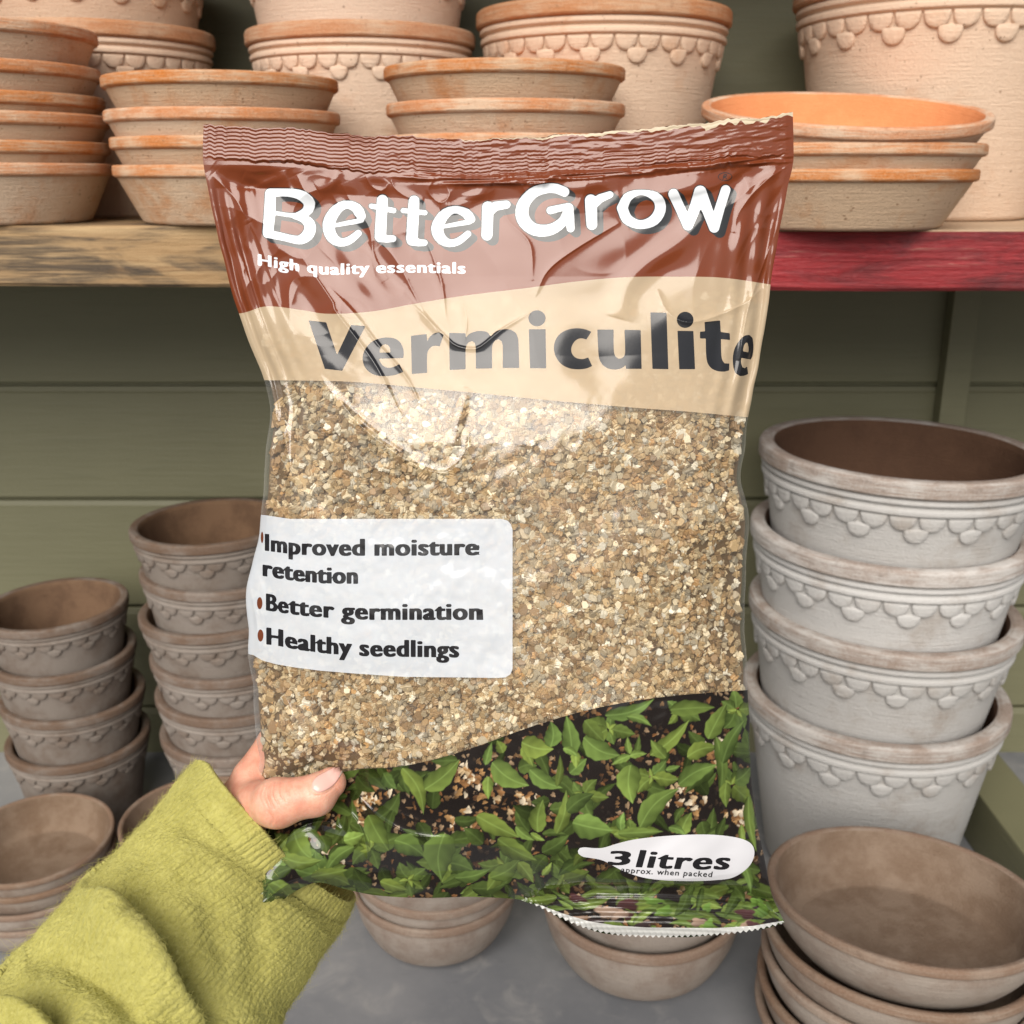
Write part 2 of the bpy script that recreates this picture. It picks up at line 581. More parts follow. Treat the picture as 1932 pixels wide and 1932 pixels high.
def saucer_meshes(kind, m_body, m_rim, m_in, bowl=False):
    if bowl:
        h = 0.56
        body = [(0.0001, 0), (0.64, 0), (0.70, 0.012), (0.785, 0.07), (0.86, 0.17), (0.93, 0.29), (0.965, 0.40), (0.972, h - 0.085)]
        inner = [(0.935, h - 0.02), (0.915, 0.42), (0.86, 0.25), (0.815, 0.14), (0.765, 0.095), (0.74, 0.085), (0.0001, 0.08)]
        rim = [(0.972, h - 0.085), (0.993, h - 0.078), (1.0, h - 0.06), (1.0, h - 0.018), (0.985, h), (0.955, h), (0.935, h - 0.02)]
    else:
        h = 0.485
        body = [(0.0001, 0), (0.755, 0), (0.785, 0.018), (0.962, h - 0.105)]
        inner = [(0.935, h - 0.012), (0.915, h - 0.05), (0.76, 0.085), (0.72, 0.07), (0.0001, 0.07)]
        rim = [(0.962, h - 0.105), (0.980, h - 0.100), (1.0, h - 0.085), (1.0, h - 0.014), (0.988, h), (0.955, h), (0.935, h - 0.012)]
    V1, f1 = lathe(rounded(body, 4), 112)
    V2, f2 = lathe(rounded(inner, 4), 112)
    me = mesh_np(kind + '_bowl', np.vstack([V1, V2]), [f1, f2 + len(V1)])
    me.materials.append(m_body); me.materials.append(m_in)
    idx = np.zeros(len(me.polygons), np.int32); idx[len(f1):] = 1
    me.polygons.foreach_set('material_index', idx)
    V3, f3 = lathe(rounded(rim, 4), 112)
    mr = mesh_np(kind + '_rim', V3, [f3]); mr.materials.append(m_rim)
    return me, mr


def make_proto(name, parts):
    root = empty(name, (0, 0, 0), None, None)
    for (pn, me) in parts:
        obj(pn, me, None, root)
    return root


def tilt(rx, ry, rz):
    return (Matrix.Rotation(rx, 4, 'X') @ Matrix.Rotation(ry, 4, 'Y') @ Matrix.Rotation(rz, 4, 'Z')).to_euler()


def place(proto, used, loc, R, rot, label, cat, group, zk=1.0):
    """first use moves the prototype itself; later uses copy it with its parts"""
    if proto.name not in used:
        used.add(proto.name); r = proto
    else:
        r = proto.copy(); COL.objects.link(r)
        for ch in list(proto.children):
            c = ch.copy(); COL.objects.link(c); c.parent = r
    r.location = loc; r.rotation_euler = rot; r.scale = (R, R, R * zk)
    k = random.uniform(0, 1)               # shade of this firing, shared by all its parts
    for ch in r.children: ch.color = (k, k, k, 1)
    tag(r, label, cat, group)
    return r


used = set()
a, b, c = pot_meshes('terracotta_pot', M_tpot, M_tpotrim, M_tin, 34)
P_terra = make_proto('scalloped_pot', [('body', a), ('rim', b), ('scallop_frieze', c)])
a, b, c = pot_meshes('grey_pot', M_gbody, M_grim, M_gin, 26)
P_grey = make_proto('scalloped_pot', [('body', a), ('rim', b), ('scallop_frieze', c)])
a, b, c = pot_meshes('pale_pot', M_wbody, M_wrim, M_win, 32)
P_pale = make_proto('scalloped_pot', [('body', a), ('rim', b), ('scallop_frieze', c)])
a, b = saucer_meshes('terracotta_saucer', M_tbody, M_trim, M_tin)
S_terra = make_proto('plant_saucer', [('bowl', a), ('rim', b)])
a, b = saucer_meshes('brown_saucer', M_sbody, M_srim, M_sin, True)
S_brown = make_proto('plant_saucer', [('bowl', a), ('rim', b)])

ORD = ['', 'second', 'third', 'fourth', 'fifth', 'sixth', 'seventh']


def rank(i, n):
    """i counted from the top, n in the stack"""
    if i == 0: return 'topmost'
    if i == n - 1: return 'bottom'
    return ORD[i] + ' from top'


# --- saucers on the shelf. front rim heights are relative to eye level
def saucer_stack(cx, cy, R, tops, what, group, tilts=None, jit=0.002, zk=1.0):
    n = len(tops)
    for k, z in enumerate(tops):
        h = 0.485 * R * zk
        rot = (0, 0, random.uniform(0, 6.28))
        if tilts and tilts[k]: rot = (tilts[k][0], tilts[k][1], rot[2])
        M = Matrix.Rotation(rot[0], 4, 'X') @ Matrix.Rotation(rot[1], 4, 'Y') @ Matrix.Rotation(rot[2], 4, 'Z')
        rr = R * random.uniform(0.988, 1.008)
        loc = (cx + random.uniform(-jit, jit), cy + random.uniform(-jit, jit), CAMZ + z - 0.485 * rr * zk)
        if k == n - 1: loc = (loc[0], loc[1], (SZ if cx < SEAM else SZ - 0.003) + 0.0005)
        place(S_terra, used, loc, rr, M.to_euler(), f'{rank(k, n)} saucer {what}', 'saucer', group, zk)


g_ts = 'terracotta saucers stacked along the shelf'
saucer_stack(x_at(-12, 1.02, 1.38), 1.02, 0.1065, [0.121, 0.090, 0.066, 0.050, 0.027, 0.006][:6], 'in the tallest terracotta stack on bare wood', g_ts)
saucer_stack(x_at(436, 1.015, 1.38), 1.015, 0.1025, [0.0795, 0.052, 0.030, 0.006], 'in the four high terracotta stack on bare wood', g_ts)
saucer_stack(x_at(953, 1.02, 1.40), 1.02, 0.1085, [0.0885, 0.0585, 0.032, 0.007], 'in the terracotta stack standing behind the bag top', g_ts)
saucer_stack(x_at(1572, 1.0, 1.38), 1.0, 0.1235, [0.056, 0.024, 0.0025], 'in the wide terracotta stack overhanging the red board', g_ts,
             tilts=[(math.radians(10), math.radians(0.5)), None, None], zk=0.83)

# --- terracotta pots at the back of the shelf
g_tp = 'scalloped terracotta pots at the back of the shelf'


def shelf_pot(px, Y, R, label, dz=0.0, rz=None, zs=None):
    z = SZ if zs is None else zs
    place(P_terra, used, (x_at(px, Y, 1.42), Y, z + 0.0005 + dz), R, (0, 0, random.uniform(0, 6) if rz is None else rz), label, 'plant pot', g_tp)


shelf_pot(205, 1.215, 0.1215, 'scalloped pot behind the two saucer stacks, another pot nested in it', 0.0, zs=SZ - 0.001)
shelf_pot(200, 1.215, 0.1215, 'scalloped pot nested in the pot behind the two saucer stacks', 0.069, zs=SZ - 0.001)
shelf_pot(690, 1.21, 0.1195, 'scalloped pot with plain orange rim holding a second pot inside')
shelf_pot(688, 1.21, 0.1195, 'scalloped pot inside the orange rimmed pot, mostly out of frame', 0.078)
shelf_pot(1132, 1.20, 0.1315, 'scalloped pot with double scallop row standing alone behind the bag')
shelf_pot(1745, 1.205, 0.150, 'largest scalloped pot, orange stained foot, on the red board', zs=SZ - 0.003)

# --- grey brown and pale pots on the floor
g_gp = 'brown grey scalloped pots stacked on the floor'


def pot_stack(proto, X, Y, R, z0, dzs, what, group, leans):
    n = len(dzs)
    for k in range(n):            # k=0 bottom
        i = n - 1 - k
        lean = leans[k]
        place(proto, used, (X + lean[2], Y, z0 + dzs[k]), R * random.uniform(0.992, 1.005), tilt(math.radians(lean[0]), math.radians(lean[1]), random.uniform(0, 6)), f'{rank(i, n)} pot {what}', 'plant pot', group)


R = 0.0855
pot_stack(P_grey, x_at(117, 1.185, 0.86), 1.185, R, FZ + 0.0005, [0, 0.061, 0.1195, 0.178], 'of the short brown grey stack behind the low saucers', g_gp,
          [(0, 0, 0.004), (0, 1.2, 0.002), (0.9, 0, 0.0), (0.5, -1.3, 0.0)])
R = 0.0945
pot_stack(P_grey, x_at(411, 1.19, 0.95), 1.19, R, FZ + 0.0005, [0, 0.0525, 0.105, 0.158, 0.212, 0.267], 'of the tall brown grey stack beside the bag', g_gp,
          [(0, 0, .008), (0, .9, .005), (.8, 0, .006), (0, -1.1, .001), (0.4, 0.9, 0.003), (0, -.7, 0.0)])
R = 0.1510
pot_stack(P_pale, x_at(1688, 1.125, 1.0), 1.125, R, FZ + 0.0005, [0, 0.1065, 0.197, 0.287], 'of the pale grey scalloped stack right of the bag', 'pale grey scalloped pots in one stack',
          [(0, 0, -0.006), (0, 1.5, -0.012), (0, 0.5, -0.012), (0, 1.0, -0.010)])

# --- brown saucers on the floor
g_fs = 'brown saucers stacked on the floor'


def floor_stack(X, Y, R, dzs, what, tilts=None, zk=1.0):
    n = len(dzs)
    for k in range(n):
        i = n - 1 - k
        t_ = (tilts or {}).get(i, (random.uniform(-.6, .6), random.uniform(-.6, .6)) if k else (0, 0))
        place(S_brown, used, (X + random.uniform(-.0015, .0015), Y + random.uniform(-.0015, .0015), FZ + 0.0005 + dzs[k]), R * random.uniform(0.99, 1.005),
              tilt(math.radians(t_[0]), math.radians(t_[1]), random.uniform(0, 6)), f'{rank(i, n)} saucer {what}', 'saucer', g_fs, zk)


floor_stack(x_at(68, 1.0, 0.69), 1.0, 0.0835, [0, .0205, .041, .0615], 'of the brown stack in front of the short pot stack', {0: (1.5, 0)})
floor_stack(x_at(374, 1.02, 0.69), 1.02, 0.0835, [0, .024, .048, .072], 'of the brown stack hidden behind the green cuff')
floor_stack(x_at(824, 0.985, 0.66), 0.985, 0.0915, [0, .0215, .050, .0715], 'of the brown stack under the middle of the bag', None, 1.35)
floor_stack(x_at(1209, 0.945, 0.63), 0.945, 0.1065, [0, .049], 'of the brown stack under the bag bottom seal', None, 1.38)
floor_stack(x_at(1694, 0.80, 0.73), 0.80, 0.1220, [0, .028, .056, .084, .126], 'of the wide brown stack in front of the pale pots', {0: (-7, 2), 1: (-6, 2), 2: (-5, 1), 3: (-4, .5), 4: (-2, 0)}, 0.88)

# ================================================================== the bag
# silhouette of the bag in photo pixels, unprojected to its own depth (about half a metre)
TOP = [(384, 237), (440, 238), (500, 241), (600, 248), (700, 256), (800, 261), (880, 264), (940, 262), (1000, 259), (1100, 252), (1200, 245), (1300, 235), (1400, 224), (1450, 218), (1496, 213)]
LEFT = [(384, 237), (383, 300), (392, 355), (408, 430), (424, 500), (440, 560), (456, 610), (473, 655), (495, 708), (510, 765), (506, 815), (500, 870), (497, 930), (491, 990), (477, 1060), (466, 1110), (463, 1145), (468, 1190), (470, 1240), (479, 1290), (478, 1345), (484, 1400), (489, 1435), (483, 1475), (480, 1530), (478, 1600), (477, 1660), (477, 1700), (482, 1721)]
RIGHT = [(1496, 213), (1497, 300), (1487, 350), (1478, 400), (1468, 450), (1458, 510), (1449, 570), (1440, 630), (1430, 690), (1420, 750), (1410, 800), (1404, 850), (1398, 900), (1408, 940), (1413, 975), (1410, 1050), (1406, 1130), (1406, 1220), (1411, 1310), (1413, 1390), (1418, 1470), (1427, 1545), (1438, 1600), (1446, 1640), (1455, 1685), (1468, 1715), (1480, 1740)]
BOTTOM = [(482, 1721), (497, 1719), (520, 1708), (560, 1680), (600, 1665), (650, 1677), (700, 1688), (760, 1693), (820, 1694), (880, 1692), (940, 1694), (985, 1698), (1015, 1709), (1050, 1727), (1100, 1749), (1150, 1761), (1200, 1766), (1250, 1767), (1300, 1766), (1350, 1763), (1400, 1758), (1440, 1751), (1480, 1740)]
GS = 1.4                              # film grid: about 1.4 photo pixels
NU, NV = 700, 1120
Tc, Bc = smooth_curve(TOP, NU), smooth_curve(BOTTOM, NU)
# rows: closer together in the two heat seals
vv = np.linspace(0, 1, 4000)
dens = 1.0 + 1.3 * (vv < 0.062) + 0.8 * (vv > 0.955)
cum = np.concatenate([[0], np.cumsum(dens)[:-1]]); cum /= cum[-1]
VR = np.interp(np.linspace(0, 1, NV), cum, vv)


def side(pts):
    p = smooth_curve(pts, 3000)
    v = (p[:, 1] - p[0, 1]) / (p[-1, 1] - p[0, 1])
    v = np.maximum.accumulate(v)
    return np.stack([np.interp(VR, v, p[:, 0]), np.interp(VR, v, p[:, 1])], 1)


Lc, Rc = side(LEFT), side(RIGHT)
# crinkle along the film edges
Lc[:, 0] += blur_noise(1, NV, 0, 9 * GS, rng)[0] * 1.2 * np.sin(np.pi * VR)
Rc[:, 0] += blur_noise(1, NV, 0, 9 * GS, rng)[0] * 1.2 * np.sin(np.pi * VR)
# pinked lower edge
tooth = np.abs(((Bc[:, 0] / 11.0) % 1.0) - 0.5) * 2
tooth = np.where((Bc[:, 0] > 990) & (Bc[:, 0] < 1476), (tooth - 0.5) * 5.0, 0)
ragged = blur_noise(1, NU, 0, 1.2 * GS, rng)[0] * 1.0 + blur_noise(1, NU, 0, 9 * GS, rng)[0] * 1.2
SS = np.linspace(0, 1, NU)
S2, V2 = np.meshgrid(SS, VR)                        # (NV, NU)
s3, v3 = S2[..., None], V2[..., None]
PXY = (1 - v3) * Tc[None] + v3 * Bc[None] + (1 - s3) * Lc[:, None] + s3 * Rc[:, None] \
    - ((1 - s3) * (1 - v3) * Tc[0] + s3 * (1 - v3) * Tc[-1] + (1 - s3) * v3 * Bc[0] + s3 * v3 * Bc[-1])
PX, PY = PXY[..., 0], PXY[..., 1] + tooth[None] * np.clip((V2 - 0.990) / 0.010, 0, 1) + ragged[None] * np.clip((0.012 - V2) / 0.012, 0, 1)

# ---- depth: hanging plane minus the filling's bulge, then folds
PLANE = lambda v: 0.460 + 0.064 * v


def bulge_h(v):
    return np.interp(v, [0, .045, .10, .18, .28, .40, .55, .72, .86, .93, .965, 1.0], [0, .0002, .0022, .0062, .0125, .0222, .0270, .0310, .030, .022, .0085, .001])


def bulge(s, v):
    c = np.clip(1 - np.abs(2 * s - 1) ** 2.7, 0, 1) ** 0.72
    top = np.interp(v, [0, .12, .35], [0, .5, 1.0])
    flat = np.clip(1 - np.abs(2 * s - 1) ** 5, 0, 1) ** 0.8
    return bulge_h(v) * (c * top + flat * (1 - top))


def polydist(pts, X, Y):
    """distance to an open polyline, signed by side, with the fraction along it"""
    p = np.asarray(pts, float)
    best = np.full(X.shape, 1e9); sgn = np.zeros(X.shape); fr = np.zeros(X.shape)
    seg = np.linalg.norm(np.diff(p, axis=0), axis=1); tot = seg.sum(); acc = 0
    for i in range(len(p) - 1):
        a, b = p[i], p[i + 1]
        d = b - a; L2 = d @ d
        t = np.clip(((X - a[0]) * d[0] + (Y - a[1]) * d[1]) / L2, 0, 1)
        qx, qy = X - (a[0] + t * d[0]), Y - (a[1] + t * d[1])
        dd = qx * qx + qy * qy
        m = dd < best
        best = np.where(m, dd, best)
        sgn = np.where(m, np.sign(d[0] * qy - d[1] * qx), sgn)
        fr = np.where(m, (acc + t * seg[i]) / tot, fr)
        acc += seg[i]
    return np.sqrt(best), sgn, fr


RAISE = np.zeros_like(PX)        # metres towards the viewer


def fold(pts, amp, w, kind='ridge', taper=True):
    """amp in mm, w in photo pixels"""
    global RAISE
    pts = smooth_curve(pts, 26)
    x0, x1 = pts[:, 0].min() - 5 * w, pts[:, 0].max() + 5 * w
    y0, y1 = pts[:, 1].min() - 5 * w, pts[:, 1].max() + 5 * w
    m = (PX > x0) & (PX < x1) & (PY > y0) & (PY < y1)
    if not m.any(): return
    d, sg, fr = polydist(pts, PX[m], PY[m])
    e = np.sin(np.pi * np.clip(fr, 0, 1)) ** 0.5 if taper else 1.0
    e = e * np.exp(-np.clip(d - 4 * w, 0, None) / w)
    u = d / w
    if kind == 'ridge': h = np.exp(-u)                                   # sharp crest
    elif kind == 'soft': h = np.exp(-u * u)
    elif kind == 'tuck': h = sg * u * np.exp(-u)                         # one side up, the other down
    else: h = np.where(sg > 0, np.exp(-u), np.exp(-u * 3.0))              # steep on one side
    RAISE[m] += amp * 0.001 * h * e


FOLDS = [
    # fan of creases spreading down from the upper left
    ([(466, 413), (487, 453), (512, 522), (530, 575)], 0.5, 7, 'ridge'),
    ([(420, 420), (470, 580), (505, 690), (540, 830)], 0.8, 10, 'lean'),
    ([(440, 430), (490, 590), (540, 720)], 0.7, 8, 'lean'),
    ([(455, 390), (520, 560), (590, 700)], 0.6, 9, 'tuck'),
    ([(645, 346), (660, 377), (696, 428), (706, 484), (732, 527)], 0.55, 7, 'ridge'),
    ([(620, 540), (672, 595), (710, 645), (769, 715), (800, 780)], 0.8, 10, 'lean'),
    ([(560, 470), (628, 570), (635, 590), (706, 684), (760, 790)], 0.9, 12, 'lean'),
    ([(721, 459), (753, 500), (800, 590), (826, 627)], 0.55, 8, 'ridge'),
    ([(753, 540), (826, 627), (850, 700)], 0.6, 9, 'tuck'),
    ([(774, 570), (837, 631), (858, 650), (883, 657), (905, 654), (946, 622), (1000, 590)], 0.8, 8, 'lean'),
    ([(800, 440), (831, 526), (842, 604), (851, 622)], 0.5, 7, 'ridge'),
    ([(868, 560), (880, 600), (876, 650)], 0.5, 7, 'ridge'),
    ([(948, 384), (960, 417), (999, 460), (1005, 530)], 0.5, 8, 'ridge'),
    # broad fold below the wordmark
    ([(1330, 405), (1290, 450), (1221, 500), (1183, 540), (1165, 600)], 1.6, 20, 'soft'),
    ([(1170, 420), (1086, 470), (1034, 511), (1010, 560)], 0.7, 9, 'lean'),
    ([(1440, 300), (1400, 325), (1341, 358), (1270, 375), (1180, 388)], 1.5, 12, 'tuck'),
    ([(1490, 330), (1440, 400), (1400, 470), (1370, 560)], 1.6, 16, 'tuck'),
    ([(1470, 420), (1440, 500), (1410, 590), (1395, 680)], 1.0, 10, 'lean'),
    ([(1492, 310), (1440, 345), (1395, 400), (1385, 440)], 0.9, 8, 'ridge'),
    ([(1240, 545), (1262, 590), (1310, 607), (1400, 575), (1440, 540)], 0.9, 10, 'lean'),
    ([(1425, 640), (1395, 720), (1380, 800), (1390, 870)], 1.4, 14, 'tuck'),
    # under the top seal: puckers
    ([(560, 330), (575, 360), (600, 385)], 0.9, 9, 'ridge'),
    ([(540, 320), (548, 350), (566, 372)], 0.8, 6, 'tuck'),
    ([(640, 320), (625, 345), (600, 360)], 0.9, 12, 'soft'),
    ([(690, 330), (700, 350), (720, 360), (735, 345)], 0.6, 6, 'ridge'),
    ([(735, 332), (745, 355), (770, 372), (800, 378)], 0.5, 6, 'ridge'),
    ([(820, 335), (808, 360), (830, 382), (848, 368), (838, 345)], 0.6, 6, 'ridge'),
    ([(930, 335), (905, 365), (870, 385), (830, 390)], 0.9, 12, 'soft'),
    ([(960, 330), (985, 350), (1000, 380)], 0.6, 7, 'ridge'),
    ([(1010, 330), (1070, 352), (1130, 345), (1190, 325)], 1.1, 14, 'soft'),
    ([(395, 320), (430, 345), (470, 355), (520, 330)], 0.9, 10, 'tuck'),
    ([(400, 330), (440, 370), (470, 420)], 0.9, 8, 'ridge'),
    ([(460, 330), (500, 345), (540, 330)], 0.6, 9, 'soft'),
    # V of slack film over the filling
    ([(640, 755), (682, 804), (740, 850), (790, 880), (820, 890), (843, 890), (866, 875), (881, 852), (884, 815)], 1.6, 9, 'lean'),
    ([(600, 700), (660, 770), (760, 850), (815, 868)], 1.0, 9, 'tuck'),
    ([(880, 730), (862, 800), (850, 860)], 0.9, 12, 'soft'),
    ([(514, 766), (530, 805), (541, 840), (547, 885), (545, 930)], 1.4, 7, 'ridge'),
    ([(1300, 800), (1340, 880), (1330, 960), (1300, 1040)], 1.2, 24, 'soft'),
    ([(1395, 905), (1370, 960), (1380, 1050), (1385, 1180)], 1.0, 12, 'tuck'),
    ([(485, 1075), (500, 1120), (495, 1180)], 1.0, 8, 'tuck'),
    ([(470, 1100), (482, 1160), (490, 1230)], 1.0, 8, 'ridge'),
    ([(482, 1290), (520, 1300), (545, 1330), (552, 1370)], 0.8, 6, 'ridge'),
    # pinched corner by the thumb
    ([(500, 1655), (520, 1605), (560, 1565), (600, 1549), (628, 1552), (645, 1565)], 2.4, 9, 'lean'),
    ([(655, 1525), (680, 1560), (692, 1600), (695, 1640)], 2.2, 9, 'lean'),
    ([(533, 1555), (520, 1580), (508, 1605), (500, 1620)], 1.3, 6, 'ridge'),
    ([(665, 1490), (720, 1545), (780, 1575), (850, 1580)], 1.8, 14, 'lean'),
    ([(690, 1500), (740, 1530), (800, 1550)], 1.0, 8, 'ridge'),
    ([(560, 1640), (640, 1655), (720, 1668), (820, 1672)], 1.0, 10, 'soft'),
    ([(482, 1715), (540, 1670), (600, 1645)], 1.4, 9, 'lean'),
    ([(860, 1560), (950, 1600), (1050, 1640), (1200, 1668)], 1.0, 16, 'tuck'),
    ([(1405, 1380), (1395, 1480), (1412, 1560)], 1.0, 12, 'tuck'),
]
for f in FOLDS: fold(*f)

gN = lambda sy, sx: blur_noise(NV, NU, sy * GS, sx * GS, rng)
band = lambda a, b, c, d: np.clip((V2 - a) / (b - a), 0, 1) * np.clip((d - V2) / (d - c), 0, 1)
slack = band(.05, .08, .30, .45)
filled = band(.30, .40, .80, .9)
RAISE += slack * (gN(26, 34) * 0.00075 + gN(9, 13) * 0.00014)
# sharp little crinkles of handled film
crk = np.clip(np.exp(-((PX - 560) / 210.0) ** 2 - ((PY - 480) / 150.0) ** 2) + 0.9 * np.exp(-((PX - 1420) / 70.0) ** 2 - ((PY - 430) / 150.0) ** 2) + 0.7 * np.exp(-((PY - PY[0:1] - 95) / 38.0) ** 2), 0, 1)
RAISE += slack * crk * (-0.00075 * np.abs(gN(17, 13)) - 0.00035 * np.abs(gN(8, 8)))
RAISE += slack * (1 - crk) * (-0.00035 * np.abs(gN(34, 22)))
RAISE += filled * (gN(30, 30) * 0.0008 + gN(3.2, 3.2) * 0.00007 + gN(8, 8) * 0.00016)
RAISE += band(.80, .88, .94, .97) * (gN(16, 20) * 0.0011 + gN(5, 7) * 0.00022)
# diagonal drape of the slack film, upper left
ph = (PX * 0.85 - PY * 0.5)
drape = np.exp(-((PX - 620) / 190.0) ** 2 - ((PY - 560) / 170.0) ** 2)
RAISE += drape * 0.00055 * np.sin(ph / 14.0 + 1.6 * gN(60, 40))
# folds running up the two edges
edgeL = np.exp(-(S2 / 0.055) ** 2) * band(.06, .14, .40, .5)
RAISE += edgeL * 0.0009 * np.sin((PX - Lc[:, 0:1]) / 4.2 + 0.8 * gN(70, 30))
edgeR = np.exp(-((1 - S2) / 0.07) ** 2) * band(.06, .14, .34, .45)
RAISE += edgeR * 0.0010 * np.sin((Rc[:, 0:1] - PX) / 6.0 + 1.0 * gN(70, 30))
# heat seals: fine ribs along the seal
topd = PY - PY[0:1]
SEALH = np.interp(SS, [0, .15, .3, .5, .75, .92, 1], [63, 66, 70, 72, 70, 73, 80])[None]
seal_m = np.clip((SEALH - topd) / 4.0, 0, 1)
ribamp = np.clip(0.35 + 0.9 * (0.30 - S2) / 0.1, 0.25, 1.0) * (1 + 0.5 * gN(20, 30))
RAISE += seal_m * (0.00020 * np.sin(topd * 2 * np.pi / 7.2) * ribamp + gN(2.2, 4.0) * 0.00006 * np.clip((S2 - .15) / .2, 0.4, 1.3))
RAISE += seal_m * 0.0012 * np.sin(SS * 9.0)[None]
RAISE += 0.0016 * np.exp(-((topd - SEALH - 8) / 9.0) ** 2) * (0.7 + 0.5 * gN(3, 12)) * np.clip((S2 - .3) / .2, 0, 1)
SEALB = [(960, 1712), (985, 1697), (1050, 1690), (1126, 1684), (1250, 1686), (1350, 1690), (1426, 1697), (1478, 1732), (1500, 1745)]
seab_y = np.interp(PX, [p[0] for p in SEALB], [p[1] for p in SEALB], left=9999)
EDGB = [(960, 1712), (985, 1698), (1020, 1708), (1060, 1723), (1110, 1738), (1160, 1746), (1220, 1750), (1350, 1751), (1420, 1747), (1479, 1737), (1500, 1735)]
edgb_y = np.interp(PX, [p[0] for p in EDGB], [p[1] for p in EDGB], left=9999)
botd = PY - seab_y
sb_m = np.clip(botd / 3.0, 0, 1)
RAISE += sb_m * (0.00016 * np.sin(botd * 2 * np.pi / 9.0) + gN(2, 3) * 0.00005)
RAISE += -0.004 * np.exp(-((botd + 4) / 14.0) ** 2) * (PX > 960)
RAISE += 0.009 * np.clip(botd / 60.0, 0, 1) * (PX > 960)
PUSH = np.zeros_like(PX)
# pinch: dent under the thumb, pouch below it pushed forward
dt, _, _ = polydist([(470, 1520), (520, 1512), (570, 1508), (628, 1478)], PX, PY)
PUSH += -0.010 * np.exp(-(dt / 62.0) ** 2)
PUSH += 0.016 * np.exp(-((PX - 565) / 85.0) ** 2 - ((PY - 1632) / 52.0) ** 2)
PUSH += 0.034 * np.exp(-((PX - 482) / 85.0) ** 2 - ((PY - 1705) / 65.0) ** 2)
PUSH += 0.006 * np.exp(-((PX - 540) / 90.0) ** 2 - ((PY - 1405) / 60.0) ** 2)

side_fade = np.clip(np.minimum(S2, 1 - S2) / 0.012, 0, 1)
DEP = PLANE(V2) - bulge(S2, V2) - RAISE * (0.25 + 0.75 * side_fade) - PUSH
BP = at_depth(PX, PY, DEP)


def grid_normals(P):
    du = np.gradient(P, axis=1); dv = np.gradient(P, axis=0)
    N = np.cross(dv, du)
    N /= np.linalg.norm(N, axis=-1, keepdims=True) + 1e-12
    tocam = CAMP - P
    s = np.sign((N * tocam).sum(-1, keepdims=True)); s[s == 0] = 1
    return N * s


BN = grid_normals(BP)

# ---- print: signed distances in photo pixels, negative inside
NPT = NU * NV
FX, FY = PX.ravel(), PY.ravel()


def sdf_segments(segs, X, Y):
    """segs (n,4) closed outlines, even-odd inside"""
    best = np.full(X.shape, 1e9); odd = np.zeros(X.shape, bool)
    for (ax, ay, bx, by) in segs:
        dx, dy = bx - ax, by - ay
        L2 = dx * dx + dy * dy
        if L2 < 1e-12: continue
        t = np.clip(((X - ax) * dx + (Y - ay) * dy) / L2, 0, 1)
        best = np.minimum(best, (X - ax - t * dx) ** 2 + (Y - ay - t * dy) ** 2)
        c = ((ay > Y) != (by > Y))
        if dy != 0:
            odd ^= c & (X < dx * (Y - ay) / dy + ax)
    d = np.sqrt(best)
    return np.where(odd, -d, d)


def smooth_loop(lp, corner=38.0, k=5):
    """round the gentle turns of a traced outline, keep its corners"""
    p = np.asarray(lp, float); n_ = len(p)
    e = np.roll(p, -1, 0) - p
    a = np.degrees(np.arctan2(e[:, 1], e[:, 0]))
    turn = np.abs((a - np.roll(a, 1) + 180) % 360 - 180)
    cn_ = turn > corner
    tan = (np.roll(p, -1, 0) - np.roll(p, 1, 0)) / 2
    out = []
    for i in range(n_):
        j_ = (i + 1) % n_
        d = p[j_] - p[i]
        if cn_[i] and cn_[j_]:
            out.append(p[i]); continue
        L_ = np.linalg.norm(d)
        m0 = d if cn_[i] else tan[i] / (np.linalg.norm(tan[i]) + 1e-9) * L_
        m1 = d if cn_[j_] else tan[j_] / (np.linalg.norm(tan[j_]) + 1e-9) * L_
        for t in np.linspace(0, 1, k, endpoint=False):
            out.append((2*t**3 - 3*t**2 + 1) * p[i] + (t**3 - 2*t**2 + t) * m0 + (-2*t**3 + 3*t**2) * p[j_] + (t**3 - t**2) * m1)
    return out


def loops_to_segs(loops):
    out = []
    for lp in loops:
        p = np.asarray(lp, float)
        out.append(np.hstack([p, np.roll(p, -1, 0)]))
    return np.vstack(out)


def put(layer, x0, y0, x1, y1, fn, pad=14):
    m = (FX > x0 - pad) & (FX < x1 + pad) & (FY > y0 - pad) & (FY < y1 + pad)
    if m.any(): layer[m] = np.minimum(layer[m], fn(FX[m], FY[m]))


def strokes_sdf(strokes, X, Y):
    """each stroke: list of (x, y, r): a rounded brush of varying radius"""
    d = np.full(X.shape, 1e9)
    for st in strokes:
        for (a, b) in zip(st[:-1], st[1:]):
            dx, dy = b[0] - a[0], b[1] - a[1]
            L2 = dx * dx + dy * dy + 1e-9
            t = np.clip(((X - a[0]) * dx + (Y - a[1]) * dy) / L2, 0, 1)
            d = np.minimum(d, np.hypot(X - a[0] - t * dx, Y - a[1] - t * dy) - (a[2] + t * (b[2] - a[2])))
    return d


def conv(pts, ox, oy, k):
    return [(ox + p[0] * k, oy + p[1] * k) + tuple(q * k for q in p[2:]) for p in pts]


